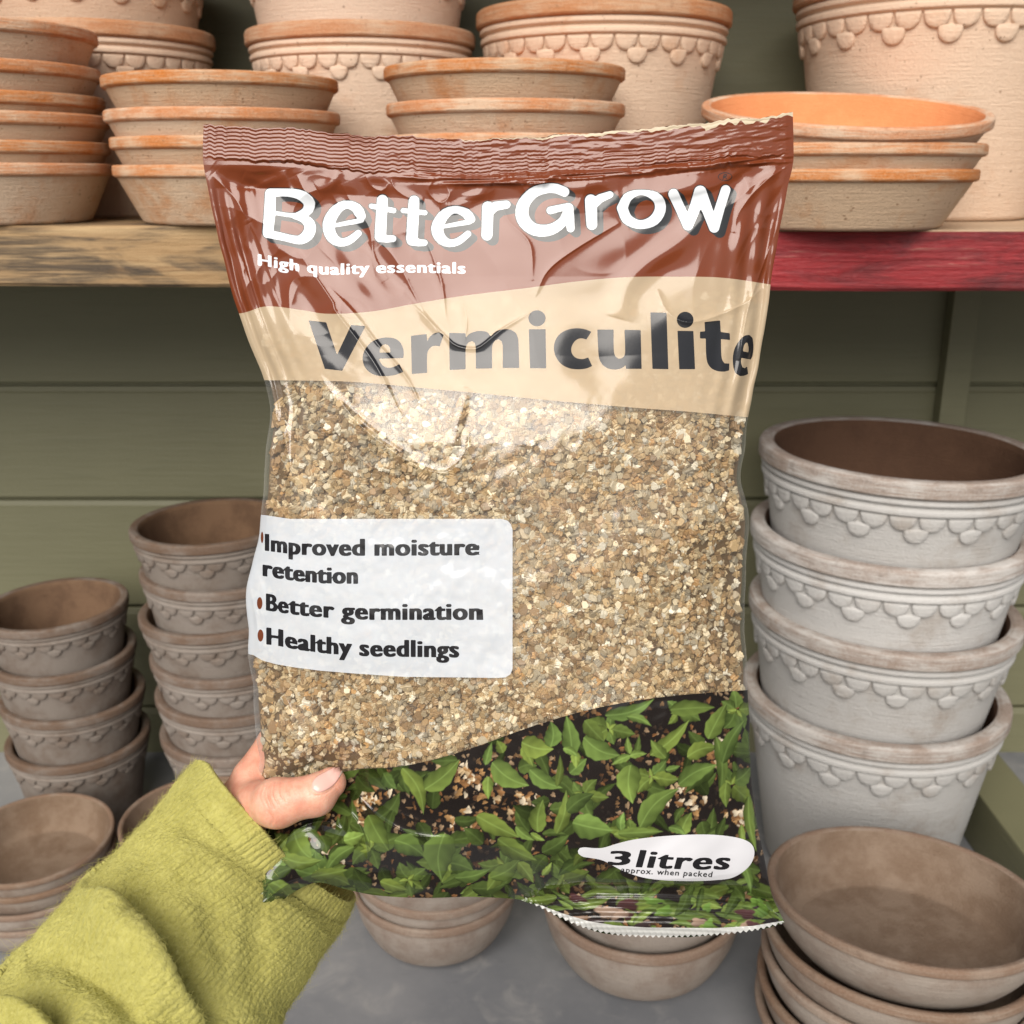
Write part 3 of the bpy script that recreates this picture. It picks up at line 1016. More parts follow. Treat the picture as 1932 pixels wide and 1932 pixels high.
W1 = [  # wordmark, first word
    [(174, 186, 42), (168, 330, 44), (155, 468, 42)],
    [(180, 178, 34), (260, 176, 32), (330, 180, 34), (400, 198, 40), (452, 240, 44), (460, 275, 44), (440, 315, 38), (385, 342, 28), (330, 346, 18), (180, 324, 17)],
    [(350, 350, 24), (410, 366, 32), (455, 400, 42), (466, 445, 45), (448, 490, 45), (405, 522, 38), (360, 526, 32), (270, 506, 30), (150, 480, 34)],
    [(622, 424, 16), (740, 402, 19), (845, 378, 24), (833, 335, 41), (805, 290, 38), (735, 265, 32), (665, 300, 40), (612, 380, 47), (606, 450, 47), (635, 515, 42), (695, 546, 33), (760, 528, 31), (822, 478, 27)],
    [(1000, 232, 42), (992, 360, 43), (985, 500, 44)], [(985, 505, 42), (1030, 520, 29), (1078, 518, 27)], [(918, 277, 20), (1083, 310, 22)],
    [(1234, 240, 42), (1226, 380, 44), (1218, 515, 45)], [(1220, 528, 44), (1265, 548, 29), (1310, 548, 26)], [(1152, 310, 20), (1314, 326, 21)],
    [(1425, 432, 16), (1540, 412, 19), (1655, 388, 23), (1642, 360, 38), (1612, 325, 36), (1535, 303, 30), (1462, 335, 40), (1412, 410, 46), (1408, 470, 46), (1440, 525, 40), (1500, 552, 30), (1565, 535, 29), (1632, 482, 26)],
    [(1780, 285, 45), (1776, 380, 44), (1772, 490, 43)], [(1790, 310, 42), (1835, 278, 36), (1916, 266, 32)],
]
W2 = [
    [(520, 215, 38), (455, 190, 38), (385, 190, 38), (300, 215, 42), (232, 280, 46), (205, 355, 50), (222, 430, 50), (285, 488, 47), (370, 502, 46), (450, 480, 42), (515, 425, 38), (545, 360, 38)],
    [(415, 352, 30), (545, 322, 26)], [(548, 335, 40), (556, 400, 38), (565, 484, 32)],
    [(714, 277, 46), (718, 370, 45), (722, 456, 42)], [(735, 300, 40), (785, 262, 34), (855, 235, 28)],
    [(946, 335, 42), (985, 418, 41), (1080, 457, 35), (1180, 424, 42), (1228, 340, 43), (1200, 258, 39), (1090, 219, 21), (990, 252, 35), (946, 335, 42)],
    [(1325, 232, 41), (1385, 360, 39), (1432, 462, 40)], [(1432, 462, 40), (1485, 330, 44), (1522, 214, 48)], [(1522, 214, 48), (1575, 350, 42), (1625, 478, 41)], [(1625, 478, 41), (1668, 330, 38), (1710, 200, 38)],
]
K1 = 0.25546
BRAND = [conv(s, 466.1, 318.1, K1) for s in W1] + [conv(s, 932.3, 307.1, K1) for s in W2]
BRAND = [[tuple(p) for p in smooth_curve(s, 30)] if len(s) >= 5 else s for s in BRAND]


def lay(): return np.full(NPT, 50.0)


L_brand, L_shadow = lay(), lay()
put(L_brand, 490, 345, 1385, 470, lambda X, Y: strokes_sdf(BRAND, X, Y) + 0.7)


def brand_shadow(X, Y):
    d = strokes_sdf(BRAND, X, Y) - 1.2
    for k in (0.35, 0.7, 1.0):
        d = np.minimum(d, strokes_sdf(BRAND, X - 10.5 * k, Y - 8.5 * k) - 0.7)
    return d


put(L_shadow, 490, 345, 1400, 482, brand_shadow)
# registered mark: ring and a tiny R
ring = [(1368 + 12.5 * math.cos(a) + 3 * math.sin(a), 333.4 + 7.2 * math.sin(a) - 2.0 * math.cos(a), 0.8) for a in np.linspace(0, 2 * math.pi, 25)]
mark = [ring, [(1364, 338, .8), (1366, 330, .8), (1370, 329, .8), (1371, 332, .8), (1366, 334, .8), (1371, 337, .8)]]
put(L_shadow, 1354, 322, 1383, 345, lambda X, Y: strokes_sdf(mark, X, Y))

# product word: outlines
KP = 0.22708
ell = lambda cx, cy, rx, ry: [(cx + rx * math.cos(a), cy + ry * math.sin(a)) for a in np.linspace(0, 2 * math.pi, 30, endpoint=False)]
PA = [
    [(78, 152), (222, 168), (312, 440), (430, 190), (548, 198), (355, 568), (212, 552)],
    [(862, 462), (866, 415), (855, 368), (830, 326), (790, 302), (740, 294), (670, 300), (605, 328), (555, 378), (529, 440), (530, 500), (555, 552), (602, 592), (665, 611), (740, 611), (800, 601), (862, 578), (830, 515), (790, 535), (740, 545), (695, 528), (668, 492), (660, 468)],
    [(665, 420), (670, 382), (690, 356), (715, 347), (740, 356), (754, 385), (757, 418)],
    [(928, 280), (1055, 265), (1062, 330), (1085, 287), (1120, 260), (1160, 250), (1198, 270), (1165, 365), (1130, 360), (1095, 370), (1070, 400), (1060, 440), (1060, 585), (935, 595)],
    [(1245, 255), (1380, 258), (1382, 300), (1412, 265), (1460, 245), (1510, 239), (1560, 250), (1590, 285), (1632, 245), (1690, 226), (1750, 229), (1795, 255), (1815, 300), (1820, 360), (1825, 545), (1690, 545), (1690, 360), (1680, 322), (1655, 306), (1627, 315), (1607, 345), (1600, 380), (1600, 548), (1467, 550), (1465, 370), (1458, 337), (1435, 321), (1407, 330), (1387, 360), (1380, 400), (1380, 555), (1250, 562)],
]
PB = [
    ell(115, 133, 70, 65), [(48, 225), (185, 225), (190, 547), (58, 547)],
    [(565, 245), (525, 308), (490, 299), (455, 304), (422, 330), (400, 375), (402, 420), (427, 455), (465, 471), (500, 472), (540, 460), (572, 530), (520, 550), (450, 556), (380, 546), (315, 510), (272, 450), (256, 380), (272, 310), (315, 257), (380, 226), (450, 217), (515, 226)],
    [(617, 228), (750, 228), (752, 400), (763, 445), (790, 470), (820, 465), (843, 440), (848, 400), (843, 230), (975, 232), (983, 552), (855, 552), (852, 520), (820, 545), (770, 557), (710, 550), (662, 520), (634, 470), (625, 400)],
    [(1058, 85), (1190, 88), (1205, 555), (1075, 552)],
    ell(1346, 146, 68, 66), [(1283, 238), (1413, 240), (1427, 555), (1298, 555)],
    [(1508, 165), (1635, 152), (1640, 248), (1715, 258), (1717, 312), (1642, 305), (1645, 430), (1653, 480), (1672, 508), (1712, 510), (1710, 565), (1670, 575), (1612, 570), (1562, 545), (1532, 500), (1521, 430), (1518, 300), (1470, 300), (1470, 245), (1512, 243)],
    [(1905, 440), (1912, 360), (1905, 297), (1880, 273), (1840, 279), (1797, 320), (1760, 380), (1744, 450), (1746, 530), (1762, 585), (1800, 612), (1835, 609), (1868, 595), (1860, 535), (1840, 550), (1820, 540), (1809, 500), (1811, 460), (1850, 468), (1890, 475)],
    [(1825, 408), (1833, 360), (1850, 333), (1866, 336), (1874, 380), (1872, 418)],
]
L_prod = lay()
psegs = np.vstack([loops_to_segs([smooth_loop(conv(p, 564.9, 570.3, KP)) for p in PA]), loops_to_segs([smooth_loop(conv(p, 987.1, 570.3, KP)) for p in PB])])
put(L_prod, 580, 585, 1425, 712, lambda X, Y: sdf_segments(psegs, X, Y) - 0.3)

# small lettering from Blender's built-in font, emboldened through the distance field
_fc = {}


def font_segs(text):
    if text in _fc: return _fc[text]
    cu = bpy.data.curves.new('lettering_source', 'FONT'); cu.body = text; cu.resolution_u = 4; cu.space_character = 1.10; cu.space_word = 0.9
    o = bpy.data.objects.new('lettering_source', cu); COL.objects.link(o)
    dg = bpy.context.evaluated_depsgraph_get()
    m = o.evaluated_get(dg).to_mesh()
    co = np.array([v.co[:2] for v in m.vertices])
    cnt = {}
    for p in m.polygons:
        for k in p.edge_keys: cnt[k] = cnt.get(k, 0) + 1
    seg = np.array([[*co[a], *co[b]] for (a, b), c_ in cnt.items() if c_ == 1])
    o.evaluated_get(dg).to_mesh_clear()
    bpy.data.objects.remove(o); bpy.data.curves.remove(cu)
    _fc[text] = seg
    return seg


def text_line(layer, text, x0, x1, base, cap, boldx=1.6, bold=0.7, shear=0.0, warp=None, xs=None):
    """base: list of (x, y) along the baseline; cap: height of capitals in photo pixels"""
    seg = font_segs(text).copy()
    w0, w1 = seg[:, [0, 2]].min(), seg[:, [0, 2]].max()
    sx = (x1 - x0) / (w1 - w0); sy = cap / 0.73
    seg[:, [0, 2]] = (seg[:, [0, 2]] - w0) * sx + shear * seg[:, [1, 3]] * sy
    seg[:, [1, 3]] *= sy
    bx, by = [p[0] for p in base], [p[1] for p in base]

    def fn(X, Y):
        U = X - x0
        if warp: U = np.interp(X, warp[0], [(q - x0) for q in warp[1]])
        Vv = np.interp(X, bx, by) - Y
        d = np.minimum(sdf_segments(seg, U - boldx, Vv), sdf_segments(seg, U + boldx, Vv))
        if boldx > 1.2: d = np.minimum(d, sdf_segments(seg, U, Vv))
        return d - bold
    ys = [p[1] for p in base]
    put(layer, x0, min(ys) - cap * 1.15, x1 + abs(shear) * cap, max(ys) + cap * 0.35, fn, 6)


L_tag, L_info, L_bul, L_vol, L_badge = lay(), lay(), lay(), lay(), lay()
text_line(L_tag, 'High quality essentials', 488, 877, [(480, 499), (520, 505), (560, 511), (606, 517), (640, 518), (700, 515), (760, 514), (790, 514), (878, 516)], 22, 1.2, 0.45)
text_line(L_info, 'Improved moisture', 500, 899, [(490, 1037), (520, 1041), (560, 1046), (620, 1048), (720, 1048), (900, 1047)], 33, 2.0, 0.7, warp=([490, 500, 550, 655, 675, 900], [484, 498, 556, 663, 683, 899]))
text_line(L_info, 'retention', 498, 673, [(490, 1085), (520, 1090), (560, 1096), (610, 1100), (673, 1101)], 33, 2.0, 0.7)
text_line(L_info, 'Better germination', 503, 906, [(490, 1149), (520, 1154), (570, 1161), (630, 1166), (700, 1169), (906, 1169)], 33, 2.0, 0.7, warp=([490, 503, 540, 640, 655, 906], [486, 502, 548, 647, 661, 906]))
text_line(L_info, 'Healthy seedlings', 505, 864, [(490, 1214), (520, 1217), (560, 1225), (620, 1233), (700, 1238), (864, 1240)], 33, 2.0, 0.7)
L_bul2, L_bul3 = lay(), lay()
put(L_bul, 470, 1100, 510, 1170, lambda X, Y: (np.hypot((X - 490) / 5.2, (Y - 1138) / 11.5) - 1) * 6)
put(L_bul2, 470, 1180, 510, 1240, lambda X, Y: (np.hypot((X - 491.5) / 5.6, (Y - 1199) / 11.5) - 1) * 6)
put(L_bul3, 480, 995, 505, 1035, lambda X, Y: (np.hypot((X - 494.5) / 2.6, (Y - 1014) / 11.0) - 1) * 4)
text_line(L_vol, '3', 1149, 1185, [(1140, 1631), (1190, 1632)], 27, 2.4, 0.8, 0.2)
text_line(L_vol, 'litres', 1202, 1372, [(1190, 1635), (1250, 1638), (1300, 1640), (1380, 1640)], 34, 2.2, 0.7, 0.27)
BADGE = [(200, 290), (215, 268), (250, 262), (330, 268), (400, 265), (500, 235), (620, 205), (760, 185), (900, 172), (1100, 162), (1250, 163), (1380, 175), (1480, 195), (1545, 225), (1575, 265), (1580, 320), (1560, 380), (1520, 430), (1460, 475), (1390, 505), (1280, 518), (1150, 525), (1000, 525), (850, 518), (720, 500), (600, 465), (520, 430), (440, 385), (380, 360), (300, 345), (240, 335), (205, 312)]
bs = loops_to_segs([smooth_loop(conv(BADGE, 1041.9, 1535.5, 0.24127))])
put(L_badge, 1085, 1570, 1425, 1665, lambda X, Y: sdf_segments(bs, X, Y))
PANEL = [(430, 966), (500, 972), (547, 979), (700, 979), (945, 979), (957, 982), (964, 989), (967, 1000), (967, 1120), (967, 1262), (963, 1272), (954, 1278), (940, 1279), (763, 1277), (660, 1270), (601, 1265), (555, 1259), (520, 1253), (495, 1246), (478, 1236), (430, 1225)]
ps_ = loops_to_segs([PANEL])
L_panel = lay()
put(L_panel, 430, 960, 970, 1285, lambda X, Y: sdf_segments(ps_, X, Y))
fy = lambda pts: np.interp(FX, [p[0] for p in pts], [p[1] for p in pts])
smx = lambda pts: [tuple(p) for p in smooth_curve(pts, 160)]
HEAD = smx([(380, 596), (455, 591), (503, 578), (570, 585), (618, 592), (698, 588), (783, 573), (875, 558), (997, 543), (1088, 531), (1180, 523), (1271, 522), (1363, 524), (1455, 537), (1500, 545)])
CREAM = smx([(440, 712), (493, 717), (655, 720), (816, 734), (903, 742), (1032, 755), (1194, 769), (1302, 777), (1418, 788), (1470, 794)])
SEED = smx([(440, 1472), (490, 1468), (560, 1466), (655, 1455), (690, 1450), (750, 1447), (830, 1430), (900, 1408), (1000, 1372), (1100, 1342), (1200, 1322), (1300, 1310), (1412, 1302), (1450, 1300)])
L_head = FY - fy(HEAD)
L_cream = FY - fy(CREAM)
L_seed = fy(SEED) - FY
L_tseal = (topd - SEALH).ravel()
torn = (5.5 + 2.0 * np.clip(blur_noise(1, NU, 0, 2.0 * GS, rng)[0], -1.2, 2)) * np.clip((Tc[:, 0] - 870) / 200, 0.0, 1) * (1 + 0.5 * (Tc[:, 0] > 1330)) - 0.6
torn = np.where(Tc[:, 0] > 870, np.maximum(torn, 1.2), torn)
L_torn = (topd - torn[None]).ravel()
L_bseal = np.where(FX > 978, -(botd.ravel()), 50.0)
L_bedge = np.where(FX > 978, (edgb_y - PY).ravel(), 50.0)

LAYERS = [('brand', L_brand), ('shadow', L_shadow), ('tagline', L_tag), ('product', L_prod), ('info', L_info), ('bullet', L_bul), ('bullet2', L_bul2), ('bullet3', L_bul3), ('volume', L_vol), ('badge', L_badge),
          ('torn', L_torn), ('top_seal', L_tseal), ('header', L_head), ('cream', L_cream), ('panel', L_panel), ('bottom_edge', L_bedge), ('bottom_seal', L_bseal), ('seedlings', L_seed)]

# ---- the printed seedling picture, as colour on the film (it is a flat print)
ART = np.zeros((NPT, 3))
am = FY > 1285
AX, AY = FX[am], FY[am]
art = np.empty((len(AX), 3)); art[:] = (0.012, 0.009, 0.008)
r2 = np.random.default_rng(3)


def blob(cx, cy, rx, ry, ang, col, hard=1.0):
    m = (np.abs(AX - cx) < max(rx, ry) * 1.3) & (np.abs(AY - cy) < max(rx, ry) * 1.3)
    if not m.any(): return
    x, y = AX[m] - cx, AY[m] - cy
    c, s = math.cos(ang), math.sin(ang)
    u, v = (x * c + y * s) / rx, (-x * s + y * c) / ry
    ph = r2.uniform(0, 6.28)
    th = np.arctan2(v, u)
    k = np.hypot(u, v) + 0.18 * np.sin(3 * th + ph) + 0.10 * np.sin(5 * th + 2 * ph)
    a = np.clip((1 - k) * 4, 0, 1)[:, None] * hard
    sh = (1.0 + 0.45 * np.clip(-v - 0.3 * u, -1, 1))[:, None]
    art[m] = art[m] * (1 - a) + np.array(col) * sh * a


for _ in range(2600):
    x, y = r2.uniform(470, 1480), r2.uniform(1290, 1770)
    k = r2.uniform(0, 1)
    col = [(0.13, 0.075, 0.035), (0.16, 0.075, 0.03), (0.06, 0.03, 0.015), (0.22, 0.15, 0.09), (0.03, 0.02, 0.014), (0.015, 0.012, 0.01)][int(k * 5.99)]
    blob(x, y, r2.uniform(2.5, 7), r2.uniform(2, 6), r2.uniform(0, 3.1), col)
for (x, y, w) in ((900, 1490, 60), (880, 1560, 45), (990, 1520, 45), (1290, 1500, 45), (690, 1500, 40), (880, 1455, 40), (1360, 1420, 30), (1395, 1540, 25), (620, 1600, 30), (660, 1560, 30)):
    for _ in range(34):
        blob(x + r2.normal(0, w * .55), y + r2.normal(0, w * .35), r2.uniform(3, 9), r2.uniform(3, 7), r2.uniform(0, 3.1),
             [(0.40, 0.29, 0.165), (0.30, 0.17, 0.07), (0.52, 0.44, 0.32), (0.20, 0.10, 0.04), (0.10, 0.05, 0.025)][r2.integers(0, 5)])


def leaf(bx, by, tx, ty, hw, lum=1.0, hue=0.0):
    L = math.hypot(tx - bx, ty - by)
    if L < 2: return
    ux, uy = (tx - bx) / L, (ty - by) / L
    m = (AX > min(bx, tx) - hw - 8) & (AX < max(bx, tx) + hw + 8) & (AY > min(by, ty) - hw - 8) & (AY < max(by, ty) + hw + 8)
    if not m.any(): return
    x, y = AX[m] - bx, AY[m] - by
    u = (x * ux + y * uy) / L
    bend = r2.uniform(-.12, .12) * L
    v = (-x * uy + y * ux) + bend * np.sin(np.pi * np.clip(u, 0, 1)) - bend * .3
    uc = np.clip(u, 0, 1)
    wid = hw * (np.sin(np.pi * uc ** 0.72) ** 0.8) * (1 - 0.25 * uc) * (1 + 0.05 * np.sin(uc * 26 + v * .05))
    a = np.clip((wid - np.abs(v)) / 1.6, 0, 1) * ((u > 0) & (u < 1))
    q = v / (wid + 1e-6)
    base = np.array([0.105 + hue * .06, 0.158 + hue * .045, 0.036]) * lum
    sh = 0.85 + 0.38 * q * r2.choice([-1, 1]) + r2.uniform(-.5, .6) * (uc - .4) + 0.25 * np.exp(-((uc - r2.uniform(.2, .8)) / .2) ** 2 - ((q - r2.uniform(-.5, .5)) / .5) ** 2) + 0.06 * np.sin(uc * 22 - np.abs(q) * 5) * (np.abs(q) > .1)
    c = base[None] * np.clip(sh, .35, 1.9)[:, None]
    rib = np.exp(-(v / 1.5) ** 2) * 0.5
    c = c + rib[:, None] * np.array([0.10, 0.15, 0.045]) * lum
    edge = np.clip(1 - (wid - np.abs(v)) / 3.0, 0, 1)
    c = c * (1 - 0.35 * edge[:, None])
    # blend the leaf over the print beneath it
    a2 = a[:, None]
    art[m] = art[m] * (1 - a2) + c * a2


ART_K = 0.5677
LV = [(500, 300, 545, 355, 26, .6), (450, 440, 520, 560, 40, .8), (540, 520, 640, 575, 42, 1), (700, 500, 690, 655, 60, 1.05), (200, 490, 262, 590, 46, 1.1), (160, 580, 300, 592, 30, 1.0), (370, 525, 440, 500, 28, 1.5), (400, 540, 300, 640, 26, 1.0),
      (260, 645, 385, 620, 25, .9), (490, 660, 585, 690, 24, .9), (740, 650, 862, 618, 24, .9), (860, 650, 965, 578, 32, .9), (950, 595, 1002, 665, 26, 1.1), (1030, 640, 1062, 595, 14, 1.4), (880, 520, 1012, 592, 36, .75), (1030, 565, 1120, 505, 30, .5),
      (570, 280, 640, 435, 32, .95), (640, 355, 757, 255, 40, .95), (850, 310, 850, 388, 22, 1.3), (860, 268, 985, 345, 44, 1.05), (840, 272, 862, 195, 18, 1), (900, 232, 878, 190, 22, .8), (965, 210, 1000, 278, 24, 1.05), (960, 200, 1068, 222, 42, 1.1),
      (985, 290, 1097, 352, 32, 1.0), (1080, 345, 1090, 235, 16, .55), (1060, 212, 1060, 126, 34, 1.0), (1130, 242, 1110, 106, 34, .95), (1165, 185, 1288, 245, 44, 1.0), (1170, 125, 1235, 195, 32, .7), (1120, 300, 1178, 250, 28, .95), (1140, 228, 1142, 285, 20, 1.35), (1100, 215, 1150, 245, 16, 1.3),
      (1240, 112, 1405, 56, 28, .9), (1310, 108, 1395, 142, 18, 1.0), (1390, 242, 1522, 122, 28, 1.05), (1455, 88, 1605, 80, 32, .8), (1440, 250, 1388, 188, 24, .9), (1510, 242, 1615, 210, 32, .95), (1480, 335, 1612, 268, 36, .95),
      (1580, 185, 1642, 66, 34, 1.0), (1612, 178, 1622, 385, 24, .75), (1625, 265, 1702, 118, 28, .75), (1640, 330, 1640, 415, 24, .9), (1712, 375, 1740, 565, 22, .9), (1320, 272, 1327, 402, 46, 1.15), (1322, 240, 1258, 272, 17, 1.2), (1320, 240, 1378, 234, 17, 1.2), (1320, 236, 1312, 176, 15, 1.1), (1440, 290, 1490, 275, 14, 1.0),
      (1350, 475, 1482, 345, 40, 1.0), (1130, 465, 1265, 492, 48, 1.2), (1290, 492, 1300, 428, 19, 1.3), (1268, 500, 1345, 525, 18, 1.1), (1280, 500, 1435, 493, 22, .95), (1490, 502, 1525, 428, 30, .95), (1450, 478, 1508, 505, 18, 1), (810, 442, 955, 515, 36, 1.0), (1012, 495, 1030, 385, 34, .95),
      (1080, 502, 1112, 355, 27, .85), (1110, 425, 1202, 365, 32, .5), (940, 478, 1004, 525, 20, 1.1), (990, 500, 1040, 525, 14, 1.2), (1250, 560, 1330, 600, 20, .7), (1690, 470, 1700, 560, 14, 1.1), (1700, 600, 1725, 700, 18, 1.2), (1150, 590, 1080, 640, 24, .4), (1180, 560, 1130, 610, 20, .4)]
for _ in range(130):      # the blurred leaves of the lower border and the gusset
    x, y = r2.uniform(470, 1470), r2.uniform(1660, 1760)
    a_ = r2.uniform(-.6, .6)
    l_ = r2.uniform(30, 90)
    leaf(x, y, x + l_ * math.cos(a_) * r2.choice([-1, 1]), y + l_ * math.sin(a_), r2.uniform(7, 17), r2.uniform(.4, 1.0), r2.uniform(0, .5))
for _ in range(190):
    x, y = r2.uniform(480, 1440), r2.uniform(1400, 1690)
    a_ = r2.uniform(0, 6.28)
    if 820 < x < 1000 and 1450 < y < 1530: continue
    l_ = r2.uniform(35, 75); leaf(x, y, x + l_ * math.cos(a_), y + l_ * math.sin(a_), r2.uniform(8, 19), r2.uniform(.18, .60))
def plantlet(cx, cy, r_, lum):
    n_ = r2.integers(4, 6); a0 = r2.uniform(0, 6.28)
    for q_ in range(n_):
        a_ = a0 + q_ * 6.283 / n_ + r2.uniform(-.35, .35)
        l_ = r_ * r2.uniform(.7, 1.15)
        leaf(cx + 5 * math.cos(a_), cy + 4 * math.sin(a_), cx + l_ * math.cos(a_), cy + l_ * .8 * math.sin(a_), l_ * r2.uniform(.26, .38), lum * r2.uniform(.75, 1.15), r2.uniform(-.2, .5))
    for q_ in range(3):
        a_ = r2.uniform(0, 6.28)
        leaf(cx, cy, cx + r_ * .38 * math.cos(a_), cy + r_ * .34 * math.sin(a_), r_ * .11, lum * 1.35, .6)


for (x, y, r_, lum) in ((700, 1600, 62, .95), (840, 1625, 66, .9), (950, 1632, 60, .85), (560, 1600, 60, 1.05), (610, 1650, 52, .85), (1190, 1575, 54, .8), (1230, 1465, 50, .85), (1380, 1480, 52, .8), (1100, 1500, 50, .7), (1390, 1340, 52, .9), (1280, 1345, 42, .8), (1150, 1375, 46, .85), (770, 1660, 50, .8), (1060, 1660, 50, .7)):
    plantlet(x, y, r_, lum)
for (bx, by, tx, ty, hw, lum) in LV:
    leaf(438.7 + bx * ART_K, 1288.7 + by * ART_K, 438.7 + tx * ART_K, 1288.7 + ty * ART_K, hw * ART_K, lum * 1.05, r2.uniform(-.2, .5))
# dark and tan patches in the bottom seal
for _ in range(26):
    blob(r2.uniform(1000, 1460), r2.uniform(1695, 1750), r2.uniform(8, 26), r2.uniform(5, 13), r2.uniform(-.3, .3), [(0.03, 0.02, 0.02), (0.22, 0.15, 0.11), (0.05, 0.02, 0.02), (0.09, 0.16, 0.03)][r2.integers(0, 4)])
ART[am] = art

# ---- cut the film along every printed outline
names = [n_ for n_, _ in LAYERS]
SD = np.stack([l_ for _, l_ in LAYERS], 1).astype(np.float64)
SD[np.abs(SD) < 1e-6] = 1e-6
q = grid_faces(NU, NV)[:, ::-1]
out_quads = {n_: [] for n_ in names + ['window']}
out_polys = {n_: [] for n_ in names + ['window']}
xP, xN, xS, xA = [], [], [], []         # extra vertices
Pflat, Nflat = BP.reshape(-1, 3), BN.reshape(-1, 3)


def getS(i): return SD[i] if i < NPT else xS[i - NPT]
def getP(i): return Pflat[i] if i < NPT else xP[i - NPT]
def getN(i): return Nflat[i] if i < NPT else xN[i - NPT]
def getA(i): return ART[i] if i < NPT else xA[i - NPT]


ecache = {}


def cut(i, j, k):
    key = (min(i, j), max(i, j), k)
    if key in ecache: return ecache[key]
    a, b = getS(i), getS(j)
    t = a[k] / (a[k] - b[k])
    xP.append(getP(i) * (1 - t) + getP(j) * t)
    nn = getN(i) * (1 - t) + getN(j) * t
    xN.append(nn / np.linalg.norm(nn))
    s_ = a * (1 - t) + b * t; s_[k] = 0.0
    xS.append(s_); xA.append(getA(i) * (1 - t) + getA(j) * t)
    ecache[key] = NPT + len(xP) - 1
    return ecache[key]


def split(poly, k):
    ins, outs = [], []
    n_ = len(poly)
    for a in range(n_):
        i, j = poly[a], poly[(a + 1) % n_]
        si, sj = getS(i)[k], getS(j)[k]
        if si <= 0: ins.append(i)
        if si >= 0: outs.append(i)
        if (si < 0 < sj) or (sj < 0 < si):
            c_ = cut(i, j, k)
            ins.append(c_); outs.append(c_)
    return ins, outs


remain, polys = q, []
for k, nme in enumerate(names):
    sgn = SD[:, k] < 0
    cnt = sgn[remain].sum(1)
    out_quads[nme].append(remain[cnt == 4])
    cross = remain[(cnt > 0) & (cnt < 4)]
    remain = remain[cnt == 0]
    polys += [list(map(int, p)) for p in cross]
    nxt = []
    for p in polys:
        sv = [getS(i)[k] for i in p]
        if max(sv) <= 0: out_polys[nme].append(p); continue
        if min(sv) >= 0: nxt.append(p); continue
        a_, b_ = split(p, k)
        if len(a_) >= 3: out_polys[nme].append(a_)
        if len(b_) >= 3: nxt.append(b_)
    polys = nxt
out_quads['window'].append(remain); out_polys['window'] = polys
ALLP = np.vstack([Pflat, np.array(xP)]) if xP else Pflat
ALLN = np.vstack([Nflat, np.array(xN)]) if xP else Nflat
ALLA = np.vstack([ART, np.array(xA)]) if xP else ART
ORIGIN = at_depth(np.array(966.), np.array(1694.), np.array(0.50))


# ---- film materials
def film_micro(t):
    """fine vertical streaks and ripple of stretched film"""
    v = t.coords((1, 1, 1), False)
    a = t.noise(t.coords((900, 900, 12), False), 1.0, 2, 0.5)
    b = t.noise(v, 260.0, 3, 0.6)
    return t.bump(t.math('ADD', t.math('MULTIPLY', a, 0.15), t.math('MULTIPLY', b, 0.4)), 0.05, 0.0004)


def film(name, col, rough=0.13, trans=0.0, attr=None, coat=0.08, scale_attr=1.0, tint=None):
    t = NT(name)
    nrm = film_micro(t)
    if attr:
        c_ = t.attr(attr).outputs['Color']
    else:
        c_ = col
    p = t.princ(c_, rough, nrm)
    p.inputs['IOR'].default_value = 1.50
    p.inputs['Coat Weight'].default_value = coat
    p.inputs['Coat Roughness'].default_value = rough * 0.8
    p.inputs['Coat IOR'].default_value = 1.5
    t.l(nrm, p.inputs['Coat Normal'])
    sh = p.outputs[0]
    if trans > 0:
        tr = t.n('ShaderNodeBsdfTransparent')
        mx = t.n('ShaderNodeMixShader'); mx.inputs[0].default_value = trans
        t.l(sh, mx.inputs[1]); t.l(tr.outputs[0], mx.inputs[2])
        # lighter spots where the filling presses on the back of the print
        sh = mx.outputs[0]
    return t.done(sh)


def clear_film(name, haze=0.02):
    t = NT(name)
    nrm = film_micro(t)
    g = t.n('ShaderNodeBsdfGlossy'); g.inputs['Roughness'].default_value = 0.17
    g.inputs['Color'].default_value = (1, 1, 1, 1); t.l(nrm, g.inputs['Normal'])
    tr = t.n('ShaderNodeBsdfTransparent'); tr.inputs['Color'].default_value = (0.97, 0.97, 0.96, 1)
    fr = t.n('ShaderNodeFresnel')
    ge = t.n('ShaderNodeNewGeometry')          # same reflectance from both sides of the thin film
    t.l(t.math('MULTIPLY_ADD', ge.outputs['Backfacing'], 1 / 1.6 - 1.6, 1.6), fr.inputs['IOR'])
    t.l(nrm, fr.inputs['Normal'])
    mx = t.n('ShaderNodeMixShader'); t.l(fr.outputs[0], mx.inputs[0]); t.l(tr.outputs[0], mx.inputs[1]); t.l(g.outputs[0], mx.inputs[2])
    df = t.n('ShaderNodeBsdfDiffuse'); df.inputs['Color'].default_value = (0.8, 0.8, 0.8, 1)
    lw = t.n('ShaderNodeLayerWeight'); lw.inputs['Blend'].default_value = 0.5
    m2 = t.n('ShaderNodeMixShader')            # edge-on the film is thicker and milkier
    t.l(t.math('MULTIPLY_ADD', t.math('POWER', lw.outputs['Facing'], 4.0), 0.45, haze), m2.inputs[0])
    t.l(mx.outputs[0], m2.inputs[1]); t.l(df.outputs[0], m2.inputs[2])
    return t.done(m2.outputs[0])


